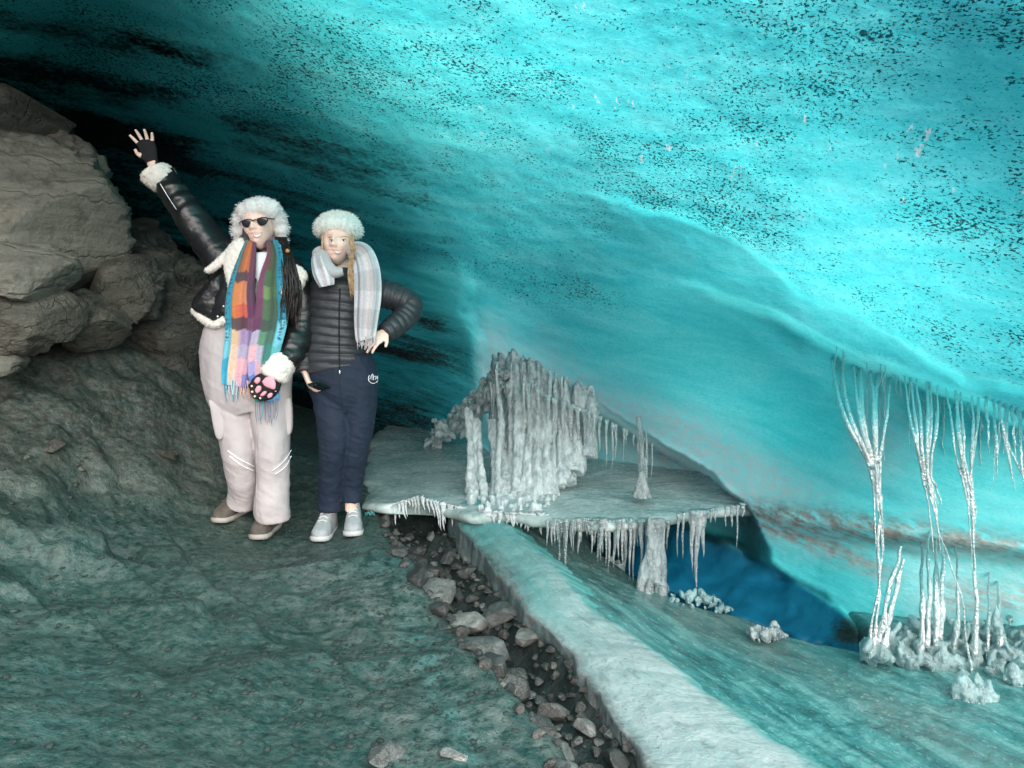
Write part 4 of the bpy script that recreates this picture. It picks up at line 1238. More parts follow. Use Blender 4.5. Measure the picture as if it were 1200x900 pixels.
strand([yd(1060, 655), yd(1046, 705), yd(1036, 758)], [.006, .012, .018], sd); sd += 1
for j, x in enumerate([1058, 1069, 1074, 1085, 1090, 1101]):
    x += wr.uniform(-3, 3); yt = 448 + 0.3 * (x - 1060)
    strand([(x, yt - 8, roof_Y(x, yt - 8) + .01), yd(x + (1088 - x) * .3, 500), yd(1085 + (x - 1080) * .25, 555), yd(1094 + (x - 1080) * .2, 600 - 14 * (j % 3)), yd(1100 + (x - 1080) * .2, (650 if j % 4 == 0 else 616 - 12 * (j % 3)))], [.007, .009, .008, .006, .002], sd); sd += 1
strand([yd(1088, 545), yd(1098, 610), yd(1112, 655), yd(1126, 705), yd(1134, 748), yd(1138, 790)], [.006, .006, .005, .006, .007, .016], sd); sd += 1
for j, x in enumerate([1108, 1119, 1128, 1141, 1150]):
    x += wr.uniform(-3, 3); yt = 462 + 0.3 * (x - 1108)
    strand([(x, yt - 8, roof_Y(x, yt - 8) + .01), yd(x + (1134 - x) * .2, 510), yd(1134 + (x - 1130) * .3, 560), yd(1139 + (x - 1130) * .2, 615 - 18 * (j % 3)), yd(1141 + (x - 1130) * .1, (670 if j % 3 == 0 else 630 - 14 * (j % 3)))], [.007, .009, .008, .005, .002], sd); sd += 1
strand([yd(1138, 560), yd(1141, 620), yd(1143, 680), yd(1142, 770)], [.006, .005, .007, .015], sd); sd += 1
for x, l in ((1156, 60), (1164, 85), (1171, 50), (1178, 95), (1186, 66), (1194, 110), (1203, 80), (1212, 90)):
    strand([(x, 462 + .35 * (x - 1150), roof_Y(x, 462 + .35 * (x - 1150)) + .01), yd(x + 2, 470 + l * .5, -.06), yd(x + 4 + wr.uniform(-3, 6), 470 + .35 * (x - 1150) + l, -.06)], [.009, .007, .001], sd); sd += 1
strand([yd(1176, 505, -.06), yd(1192, 545, -.06), yd(1212, 580, -.06)], [.008, .008, .006], sd); sd += 1
for x, y0, y1 in ((1088, 640, 715), (1096, 650, 712), (1080, 655, 720), (1120, 660, 716), (1158, 690, 765), (1170, 700, 770), (1104, 640, 705)):
    strand([(x, y0 - 20, roof_Y(x, y0 - 20) + .01), yd(x + 1, (y0 + y1) / 2, .10), yd(x, y1 + 45, .04)], [.005, .011, .016], sd, n=24); sd += 1
for k_ in range(46):
    x = wr.uniform(974, 1218); y = float(np.interp(x, [540, 640, 760, 830, 900, 980, 1060, 1130, 1200, 1700], [318, 322, 330, 342, 368, 410, 440, 466, 492, 640])) + wr.uniform(-4, 16)
    L = min(150, 18 + wr.exponential(38)); Yr = roof_Y(x, y) + .005
    strand([(x, y - 5, Yr), (x + wr.uniform(-3, 4), y + L * .5, Yr - .03), (x + wr.uniform(-5, 8), y + L, Yr - .05)], [wr.uniform(.003, .008), .005, .0014], sd, n=22); sd += 1
def shards(G, c, s, seed, up=0.5):
    r_ = np.random.default_rng(seed)
    V, F = stone_arrays(2, seed, 9, 0.06, 0.35)
    V = V * np.array([s * r_.uniform(.5, .9), s * r_.uniform(.5, .9), s * r_.uniform(1.0, 1.9)])
    a, b = r_.uniform(-1, 1) * (1.2 - up), r_.uniform(-1, 1) * (1.2 - up)
    V = V @ np.array([[math.cos(a), 0, math.sin(a)], [0, 1, 0], [-math.sin(a), 0, math.cos(a)]]) @ np.array([[1, 0, 0], [0, math.cos(b), math.sin(b)], [0, -math.sin(b), math.cos(b)]])
    G.add(V + c, F.tolist())
def build_fall_mound():
    r_ = np.random.default_rng(41); G = Geo()
    for k_ in range(330):
        x = r_.uniform(1010, 1225); yb = np.interp(x, [1010, 1080, 1140, 1200], [768, 782, 796, 780])
        hh = min(1.9, abs(r_.normal())) * 27 * np.interp(x, [1010, 1070, 1225], [.3, 1, 1.25])
        c = px(x, yb - hh, 2.72 + 0.10 * hh / 26 + r_.uniform(-.06, .08))
        shards(G, c, .030 * r_.uniform(.5, 1.3), 900 + k_ * 3)
    for k_ in range(8):
        x = r_.uniform(1020, 1220); y = np.interp(x, [1010, 1080, 1200], [750, 730, 715]) + r_.uniform(-10, 20)
        c = px(x, y, 2.78); G.tube([c - [0, 0, .05], c, c + [r_.uniform(-.01, .01), 0, r_.uniform(.02, .09)]], [.016, .012, .003], 7, noise=.3, seed=k_)
    o = remesh_obj('ice_mound', G, .0065, MAT['slush'], 8, .5, disp=lambda c, n: c + n * (0.003 * fbm(c, 45, 3, 9, ridged=True))[:, None]); adopt0(o, fall)
build_fall_mound()

# ------------------------------------------------------------------ loose blocks of ice
def clump(name, label, x, y, Y, w, h, mat, seed, n=14, cat='ice block', spiky=0.5):
    c = px(x, y, Y)
    G = Geo(); r_ = np.random.default_rng(seed)
    for k_ in range(n * 2):
        a = r_.uniform(0, 6.28); rr = math.sqrt(r_.uniform()) * 0.9
        s = h * r_.uniform(.22, .5) * (1.2 - rr)
        b = np.array([w * rr * math.cos(a), w * 0.6 * rr * math.sin(a), s * 0.5 + h * 0.35 * (1 - rr) * r_.uniform()])
        shards(G, b, s, seed * 71 + k_, spiky)
    o = remesh_obj(name, G, .004, mat, 1, .4, disp=lambda c_, n_: c_ + n_ * (0.003 * fbm(c_, 60, 3, seed, ridged=True))[:, None]); o.location = c
    tag(o, label, cat)
    return o
clump('ice_block', 'loose translucent ice block alone on the ice floor in front of the blue hollow', 898, 746, 3.02, .10, .09, MAT['column_ice'], 3)
clump('ice_block', 'spiky clear ice clump at the foot of the frozen waterfall, nearest the camera', 1142, 822, 2.52, .09, .12, MAT['slush'], 4, 18)
clump('ice_block', 'glassy ice lump at the right edge beside the frozen waterfall', 1196, 800, 2.6, .06, .10, MAT['slush'], 5, 10)
clump('ice_block', 'low heap of broken grey ice beside the foot of the ice column', 812, 706, 3.42, .15, .075, MAT['slush'], 6, 22)
clump('ice_block', 'small grey ice lump at the right end of the broken ice heap', 846, 716, 3.3, .06, .05, MAT['slush'], 7, 10)
clump('ice_block', 'long pale ice ledge in the shade under the icicles of the shelf', 700, 668, 3.85, .20, .09, MAT['shelf'], 8, 60)
clump('ice_block', 'bright teal piece of ice lying on the silt left of the crevice', 446, 662, 3.36, .035, .04, MAT['teal_ice'], 9, 5)
clump('ice_block', 'teal ice lump frozen into the silt rim just above the crevice stones', 474, 690, 3.14, .06, .05, MAT['teal_ice'], 10, 8)
clump('ice_block', 'small teal piece of ice behind the shoes of the woman in navy trousers', 432, 604, 3.98, .05, .045, MAT['teal_ice'], 11, 6)
# ------------------------------------------------------------------ people
from mathutils.bvhtree import BVHTree

def tinted(name, rough=0.8, bumpd=0.003, bscale=160, sheen=0.2):
    m = M(name); v = m.coord(src='World')
    n = m.noise(v, bscale, 4, 0.6)
    c = m.mix(m.ramp(n, [(0.35, 0.22), (0.65, 0.0)]), m.attr('tint', 'Color'), (0.05, 0.05, 0.06))
    return m.done(m.pbsdf(c, rough, m.bump(n, 0.6, bumpd), Sheen_Weight=sheen))

MAT['skin'] = simple('skin', (0.92, 0.63, 0.53), 0.48, 30, 0.08, 0.15, 200, Subsurface_Weight=0.12, Subsurface_Radius=(0.01, 0.004, 0.002))
MAT['lips'] = simple('lips', (0.66, 0.32, 0.29), 0.4)
MAT['teeth'] = simple('teeth', (0.85, 0.82, 0.78), 0.3)
MAT['eye'] = simple('eye_white', (0.75, 0.73, 0.72), 0.2)
MAT['iris'] = simple('iris', (0.035, 0.03, 0.025), 0.15)
MAT['brow'] = simple('brow_hair', (0.34, 0.23, 0.16), 0.7)
MAT['leather'] = simple('black_leather', (0.010, 0.011, 0.012), 0.30, 0, 0, 0.5, 55)
MAT['fleece'] = simple('cream_fleece', (0.78, 0.71, 0.66), 0.9, 60, 0.08, 0.9, 150)
MAT['fur_white'] = simple('white_fur', (0.90, 0.86, 0.85), 0.85, 80, 0.08, 0.6, 240)
MAT['fur_cream'] = simple('cream_fur', (0.90, 0.91, 0.85), 0.85, 80, 0.08, 0.6, 240)
MAT['trouser_pale'] = simple('pale_pink_trouser_cloth', (0.45, 0.412, 0.42), 0.8, 12, 0.06, 0.4, 45)
MAT['reflect'] = simple('reflective_strip', (0.86, 0.86, 0.90), 0.3)
MAT['navy'] = simple('navy_trouser_cloth', (0.005, 0.014, 0.034), 0.8, 14, 0.12, 0.4, 50)
MAT['puffer'] = simple('charcoal_puffer_nylon', (0.030, 0.033, 0.040), 0.48, 20, 0.12, 0.5, 60)
MAT['black_cloth'] = simple('black_knit', (0.010, 0.009, 0.011), 0.9, 0, 0, 0.5, 200)
MAT['pink'] = simple('pink_pad', (0.80, 0.34, 0.42), 0.6)
MAT['white_cloth'] = simple('white_shirt_cloth', (0.80, 0.80, 0.84), 0.8, 0, 0, 0.3, 60)
MAT['boot'] = simple('brown_boot_suede', (0.085, 0.072, 0.060), 0.8, 25, 0.25, 0.5, 90)
MAT['sole'] = simple('boot_sole', (0.36, 0.34, 0.31), 0.7)
MAT['sneaker'] = simple('pale_grey_mesh', (0.30, 0.325, 0.34), 0.7, 40, 0.12, 0.6, 140)
MAT['sneaker_sole'] = simple('white_rubber_sole', (0.50, 0.52, 0.53), 0.6)
MAT['hair_dark'] = simple('dark_hair', (0.014, 0.010, 0.009), 0.38, 40, 0.4, 0.5, 120)
MAT['hair_blond'] = simple('blond_hair', (0.42, 0.26, 0.14), 0.5, 50, 0.45, 0.6, 130)
MAT['lens'] = simple('dark_lens', (0.006, 0.008, 0.016), 0.06)
MAT['frame'] = simple('glasses_frame', (0.012, 0.012, 0.014), 0.25)
MAT['metal'] = simple('pale_metal', (0.75, 0.75, 0.77), 0.3, Metallic=1.0)
MAT['phone'] = simple('phone_glass', (0.012, 0.030, 0.028), 0.12)
MAT['scarf'] = tinted('scarf_wool')

def fur_mat(name, c):
    m = M(name); p = m.pbsdf(c, 0.8, None, Sheen_Weight=0.3)
    tr = m.n('BsdfTranslucent'); tr.inputs[0].default_value = (*c, 1)
    mx = m.n('MixShader'); mx.inputs[0].default_value = 0.25; m.l(p, mx.inputs[1]); m.l(tr.outputs[0], mx.inputs[2])
    return m.done(mx.outputs[0])
MAT['fur_white'] = fur_mat('white_fur', (0.97, 0.945, 0.94)); MAT['fur_cream'] = fur_mat('cream_fur', (0.97, 0.96, 0.92))

def S(x, y, Y, hw, hd=None):
    p = px(x, y, Y); k = Y / FPX
    return [p[0], p[1], p[2], hw * k, (hd if hd is not None else hw * 0.8) * k]

def loft(secs, n=60, nseg=40, front=(0, -1, 0), disp=None, power=2.0, cap=True):
    q = spline(np.array(secs, float), n)
    C, hw, hd = q[:, :3], np.maximum(q[:, 3], 1e-3), np.maximum(q[:, 4], 1e-3)
    T = np.gradient(C, axis=0); T /= np.linalg.norm(T, axis=1)[:, None]
    f = np.asarray(front, float)
    Fv = f[None] - (T @ f)[:, None] * T; Fv /= np.linalg.norm(Fv, axis=1)[:, None]
    Sd = np.cross(T, Fv)
    if Sd[n // 2, 0] < 0: Sd = -Sd
    th = np.linspace(0, 2 * np.pi, nseg, endpoint=False)
    c, s = np.cos(th), np.sin(th)
    cc = np.sign(c) * np.abs(c) ** (2 / power); ss = np.sign(s) * np.abs(s) ** (2 / power)
    P = C[:, None] + Sd[:, None] * (cc[None] * hw[:, None])[..., None] + Fv[:, None] * (ss[None] * hd[:, None])[..., None]
    u = np.r_[0, np.cumsum(np.linalg.norm(np.diff(C, axis=0), axis=1))]
    if disp is not None:
        D = P - C[:, None]; D /= np.linalg.norm(D, axis=-1, keepdims=True)
        P = P + D * disp(u[:, None] + 0 * th[None], th[None] + 0 * u[:, None], P)[..., None]
    V = P.reshape(-1, 3); F = grid_faces(n, nseg, True).tolist()
    if cap:
        k = len(V); V = np.vstack([V, C[0], C[-1]])
        for j in range(nseg):
            j2 = (j + 1) % nseg
            F.append([k, j, j2]); F.append([k + 1, (n - 1) * nseg + j2, (n - 1) * nseg + j])
    return V, F, (P, u, th)

def blob(c, r, sub=3):
    V, F = ICO[sub]
    return V * np.asarray(r, float) + np.asarray(c, float), F.tolist()

def pad(outline, Y, depth, n=40, flat=2.6, bulge=None):
    """soft cushion with the given outline, as arrays"""
    O = spline(np.array(list(outline) + [outline[0]], float), 2 * n + 1)[:-1]
    c = O.mean(0)
    ph = np.linspace(0.0, np.pi, 20)
    s = np.sin(ph) ** 0.7; d = -np.sign(np.cos(ph)) * np.abs(np.cos(ph)) ** (2 / flat) * depth
    rows = []
    for si, di in zip(s, d):
        q = c + (O - c) * si
        rows.append(px(q[:, 0], q[:, 1], Y) + np.array([0, di, 0]))
    P = np.array(rows)
    return P.reshape(-1, 3), grid_faces(20, len(O), True).tolist()

def bvh(ob):
    me = ob.data
    return BVHTree.FromPolygons([ob.matrix_world @ v.co if False else v.co.copy() for v in me.vertices], [p.vertices[:] for p in me.polygons])

def hit(tree, x, y, off=0.002):
    o = Vector((0, 0, CAMZ)); d = (pv(x, y, 3.7) - o).normalized()
    loc, nor, i, dist = tree.ray_cast(o, d)
    if loc is None: return None
    if nor.dot(d) > 0: nor = -nor
    return np.array(loc + nor * off)

def on_surf(tree, pts, off=0.002, Yd=3.65):
    out = []
    for x, y in pts:
        h = hit(tree, x, y, off)
        out.append(h if h is not None else (out[-1] if out else px(x, y, Yd)))
    return np.array(out)

def furry(ob, n, L, seed, spread=0.5, w=0.0016, droop=0.15):
    """add thin tapering tufts all over a mesh (same mesh)"""
    me = ob.data
    r_ = np.random.default_rng(seed)
    nv = len(me.vertices)
    co = np.empty(nv * 3, np.float32); me.vertices.foreach_get('co', co); co = co.reshape(-1, 3).astype(float)
    no = np.empty(nv * 3, np.float32); me.vertices.foreach_get('normal', no); no = no.reshape(-1, 3).astype(float)
    polys = [list(p.vertices) for p in me.polygons]
    idx = r_.integers(0, nv, n)
    b = co[idx] - no[idx] * 0.002
    d = no[idx] + spread * r_.normal(size=(n, 3)) + np.array([0, 0, -droop])
    d /= np.linalg.norm(d, axis=1)[:, None]
    t = np.cross(d, r_.normal(size=(n, 3))); t /= np.linalg.norm(t, axis=1)[:, None]
    l = L * r_.uniform(0.5, 1.2, n)[:, None]
    V = np.concatenate([b - t * w, b + t * w, b + d * l * 0.6 + t * w * 0.7 + np.array([0, 0, -0.001]), b + d * l + np.array([0, 0, -0.2]) * l], 0)
    k = np.arange(n)
    F = polys + [[nv + a, nv + n + a, nv + 2 * n + a, nv + 3 * n + a] for a in k]
    allV = np.vstack([co, V])
    me2 = bpy.data.meshes.new(me.name); me2.from_pydata(allV.tolist(), [], F)
    for m_ in me.materials: me2.materials.append(m_)
    me2.polygons.foreach_set('use_smooth', np.ones(len(me2.polygons), dtype=bool)); me2.update()
    ob.data = me2; bpy.data.meshes.remove(me)
    return ob

def fleecy(amp=0.004, sc=90, seed=0):
    return lambda c, n: c + n * (amp * fbm(c, sc, 2, seed))[:, None]

def head_arrays(c, roll=0.0, yaw=0.0, pitch=0.0, s=1.0):
    nu, nv = 90, 120
    ph = np.linspace(0.001, np.pi - 0.001, nu); th = np.linspace(0, 2 * np.pi, nv, endpoint=False)
    PH, TH = np.meshgrid(ph, th, indexing='ij')
    sx = np.sin(PH) * np.cos(TH); sf = np.sin(PH) * np.sin(TH); sz = np.cos(PH)
    X = 0.073 * sx; Fd = 0.090 * sf; Z = 0.114 * sz
    low = sstep(0.1, -0.95, sz)
    X = X * (1 - 0.25 * low); Fd = Fd * (1 - 0.10 * low) + 0.012 * low
    fr = sstep(0.0, 0.5, sf)
    g = lambda x0, z0, a, b: np.exp(-((X - x0) / a) ** 2 - ((Z - z0) / b) ** 2)
    add = 0
    add = add + 0.010 * g(0, 0.010, .010, .022) + 0.018 * g(0, -0.020, .013, .014) + 0.008 * g(.011, -.024, .007, .008) + 0.008 * g(-.011, -.024, .007, .008)
    for sg in (-1, 1):
        add = add - 0.007 * g(sg * .030, .010, .015, .011) + 0.004 * g(sg * .028, .030, .020, .008) + 0.009 * g(sg * .043, -.022, .018, .016)
    add = add + 0.006 * g(0, -.044, .024, .006) + 0.006 * g(0, -.060, .020, .007) - .004 * g(0, -.052, .026, .004) + 0.008 * g(0, -.088, .018, .016)
    Fd = Fd + fr * add
    P = np.stack([X, -Fd, Z], -1).reshape(-1, 3) * s
    F = grid_faces(nu, nv, True).tolist()
    F.append(list(range(nv))[::-1]); F.append([(nu - 1) * nv + j for j in range(nv)])
    ears = []
    m = Matrix.Rotation(yaw, 3, 'Z') @ Matrix.Rotation(pitch, 3, 'X') @ Matrix.Rotation(roll, 3, 'Y')
    m = np.array(m)
    return P @ m.T + np.asarray(c, float), F, m

def hand_pieces(G, wrist, d, n, side, curl=0.25, s=1.0, cut=1.0, fat=0.0, spread=0.12, thumb=(0.7, 0.75), thumb_curl=0.3, palm_only=False, wristlen=0.03):
    """palm, four fingers of different lengths and a thumb; d along the hand, n out of the palm, side=+1/-1 thumb side"""
    d = np.asarray(d, float); d /= np.linalg.norm(d)
    n = np.asarray(n, float); n = n - (n @ d) * d; n /= np.linalg.norm(n)
    t = np.cross(d, n) * side
    w = np.asarray(wrist, float)
    secs = [np.r_[w - d * wristlen, .024 * s + fat, .019 * s + fat], np.r_[w + d * .005 * s, .028 * s + fat, .016 * s + fat], np.r_[w + d * .045 * s, .038 * s + fat, .015 * s + fat],
            np.r_[w + d * .080 * s, .040 * s + fat, .013 * s + fat], np.r_[w + d * .096 * s, .034 * s + fat, .009 * s + fat]]
    V, F, _ = loft(secs, 20, 20, front=n)
    G.add(V, F)
    for off, L, ca in ((.029, .070, 1.0), (.0095, .078, 1.05), (-.010, .073, 1.1), (-.028, .058, 1.2)):
        b = w + d * (.084 - .25 * abs(off - .005)) * s + t * off * s
        ang = -0.15 * 0 + curl * ca
        dir0 = d + t * off / .028 * spread
        pts = [b - d * .02 * s, b]; a = 0.0
        for f_, seg in ((0.45, .45), (0.8, .30), (1.0, .25)):
            a += ang * (0.8 if f_ < .5 else 1.0)
            v = dir0 * math.cos(a) + n * math.sin(a); v /= np.linalg.norm(v)
            pts.append(pts[-1] + v * L * seg * s * (cut if cut < 1 else 1))
        r = [.0095 * s + fat, .0092 * s + fat, .0086 * s + fat, .0078 * s + fat, .0060 * s + fat]
        V, F = tube_arrays(spline(np.array(pts), 14), np.interp(np.linspace(0, 4, 14), range(5), r), 9)
        G.add(V, F)
    b = w + d * .022 * s + t * .026 * s
    v0 = d * thumb[0] + t * thumb[1] + n * .25; v0 /= np.linalg.norm(v0)
    v1 = v0 + d * thumb_curl - t * thumb_curl * .6 + n * thumb_curl * .6; v1 /= np.linalg.norm(v1)
    pts = [b - v0 * .012 * s, b + v0 * .012 * s, b + v0 * .036 * s * min(1, cut * 1.2), b + v0 * .036 * s * min(1, cut * 1.2) + v1 * .026 * s * cut]
    V, F = tube_arrays(spline(np.array(pts), 14), np.interp(np.linspace(0, 3, 14), range(4), [.014 * s + fat, .0125 * s + fat, .010 * s + fat, .0075 * s + fat]), 9)
    G.add(V, F)
    return t

def shoe(root, heel, yaw, L, up, so, boot=False, label=None):
    """shoe pointing towards -Y turned by yaw; upper, sole and laces"""
    heel = np.asarray(heel, float)
    c_, s_ = math.cos(yaw), math.sin(yaw)
    fwd = np.array([s_, -c_, 0.0]); lat = np.array([c_, s_, 0.0]); upv = np.array([0, 0, 1.0])
    us = np.linspace(0, 1, 26)
    hwv = np.interp(us, [0, .06, .25, .5, .72, .88, .97, 1], [.014, .033, .038, .039, .048, .044, .027, .007])
    hv = np.interp(us, [0, .05, .2, .34, .5, .7, .88, .97, 1], [.10, .135, .150, .146, .118, .082, .064, .048, .031] if not boot else [.12, .155, .170, .165, .125, .088, .070, .052, .033])
    th = np.linspace(0, np.pi, 18)
    rows = []
    for u, w, h in zip(us, hwv, hv):
        r = [heel + fwd * L * u + lat * w * np.sign(math.cos(a)) * abs(math.cos(a)) ** .6 + upv * (.020 + (h - .020) * math.sin(a) ** .75) for a in th]
        rows.append(r)
    P = np.array(rows); P += 0.0025 * fbm(P, 40, 2, 3)[..., None]
    V = P.reshape(-1, 3); F = grid_faces(26, 18).tolist()
    a0 = thing_child(root, 'shoe' if not boot else 'boot', V, F, up)
    # sole
    rows = []
    for u, w in zip(us, hwv):
        toe = 0.006 * max(0, (u - .8) / .2) ** 2
        sec = [(-1, .026), (-1.05, .014), (-1.02, 0.0), (-.6, 0.0), (.6, 0.0), (1.02, 0.0), (1.05, .014), (1, .026)]
        rows.append([heel + fwd * (L * (u * 1.03 - .012)) + lat * (w + .004) * a + upv * (z + toe) for a, z in sec])
    P = np.array(rows)
    F = grid_faces(26, 8).tolist() + [list(range(8)), [25 * 8 + j for j in range(8)][::-1]]
    so_ = thing_child(a0, 'sole', P.reshape(-1, 3), F, so)
    G = Geo()
    for k in range(5):
        u = .38 + .075 * k
        w = np.interp(u, us, hwv) * .55; h = np.interp(u, us, hv)
        q = [heel + fwd * L * (u + .012 * (-1) ** k) + lat * w * x + upv * (h * (1 - .10 * abs(x) ** 2) + .007) for x in np.linspace(-1, 1, 7)]
        G.tube(np.array(q), .0045, 6)
    thing_child(a0, 'laces', np.vstack(G.V), G.F, so if not boot else MAT['boot'])
    # opening round the ankle
    G = Geo()
    q = [heel + fwd * L * (.20 + .17 * math.cos(a)) + lat * .032 * math.sin(a) + upv * ((.150 if not boot else .17) + .004 * math.cos(a)) for a in np.linspace(0, 2 * np.pi, 20)]
    G.tube(np.array(q), .008, 7)
    thing_child(a0, 'ankle_collar', np.vstack(G.V), G.F, up)
    return a0

def thing_child(root, name, V, F, mat, cols=None):
    """root may be an Empty at a place or a child mesh whose data are already relative to the same Empty"""
    base = root
    while base.parent is not None: base = base.parent
    V = np.asarray(V, float) - np.array(base.location)
    return mesh_arrays(name, V, F, mat, root, cols=cols)

def adopt(o, parent):
    """o has world-space data: shift it to the Empty's frame and parent it"""
    base = parent
    while base.parent is not None: base = base.parent
    o.data.transform(Matrix.Translation(-Vector(base.location)))
    o.parent = parent
    return o

def folds(amp, sc, seed, st=(1, 1, 1)):
    def f(c, n):
        q = c * np.array(st)
        return c + n * (amp * fbm(q, sc, 3, seed, ridged=True) + amp * 0.5 * fbm(c, sc * 2.3, 2, seed + 4))[:, None]
    return f

def strip(tree, pts, w, th=0.002, n=14, off=0.002):
    P = on_surf(tree, spline(np.array(pts, float), n), off)
    G = Geo()
    secs = [np.r_[p, w, th] for p in P]
    V, F, _ = loft(secs, n * 2, 8, front=(0, -1, 0), power=4)
    G.add(V, F)
    return V, F

def face(person, body, tree, eyes, brows, mouth, mw, hair_col, closed=0.0):
    """eyes, brows, mouth at photo pixels, laid on the head's surface"""
    for (x, y) in eyes:
        p = hit(tree, x, y, -0.0045)
        V, F = blob(p, (.0105, .0085, .0062)); e = thing_child(person, 'eye', V, F, MAT['eye'])
        p2 = p + np.array([0, -.0058, 0]); V, F = blob(p2, (.0052, .0035, .0052)); thing_child(e, 'iris', V, F, MAT['iris'])
        q = on_surf(tree, [(x - 3.0, y - .2), (x - 1.5, y - 1.25), (x, y - 1.6), (x + 1.5, y - 1.25), (x + 3.0, y - .2)], .002)
        G = Geo(); G.tube(q, [.0006, .0011, .0013, .0011, .0006], 6, n=12); thing_child(e, 'lashes', np.vstack(G.V), G.F, MAT['iris'])
    for pts in brows:
        q = on_surf(tree, pts, .0015); G = Geo(); G.tube(q, [.0010, .0017, .0009], 6, n=12)
        thing_child(person, 'eyebrow', np.vstack(G.V), G.F, hair_col)
    x, y, tilt = mouth
    def arc(h, w): return [(x + mw * w * a, y + h - 2.2 * a * a + tilt * a * mw + 1.0) for a in np.linspace(-1, 1, 9)]
    T_ = Geo(); q = on_surf(tree, arc(0.0, .86), .0005)
    V, F, _ = loft([np.r_[p, .003, .0058 * k + .0006] for p, k in zip(q, np.sin(np.linspace(.12, np.pi - .12, 9)))], 20, 10, front=(0, 0, 1))
    thing_child(person, 'teeth', V, F, MAT['teeth'])
    q = on_surf(tree, arc(-1.7, 1.0), .0012); G = Geo(); G.tube(q, [.0012] + [.0020] * 7 + [.0012], 8, n=24)
    q2 = [(a, b + (3.6 * (1 - ((a - x) / mw) ** 2))) for a, b in arc(-1.7, 1.0)]
    q2 = on_surf(tree, q2, .0012); G.tube(q2, [.0012] + [.0026] * 7 + [.0012], 8, n=24)
    thing_child(person, 'lips', np.vstack(G.V), G.F, MAT['lips'])

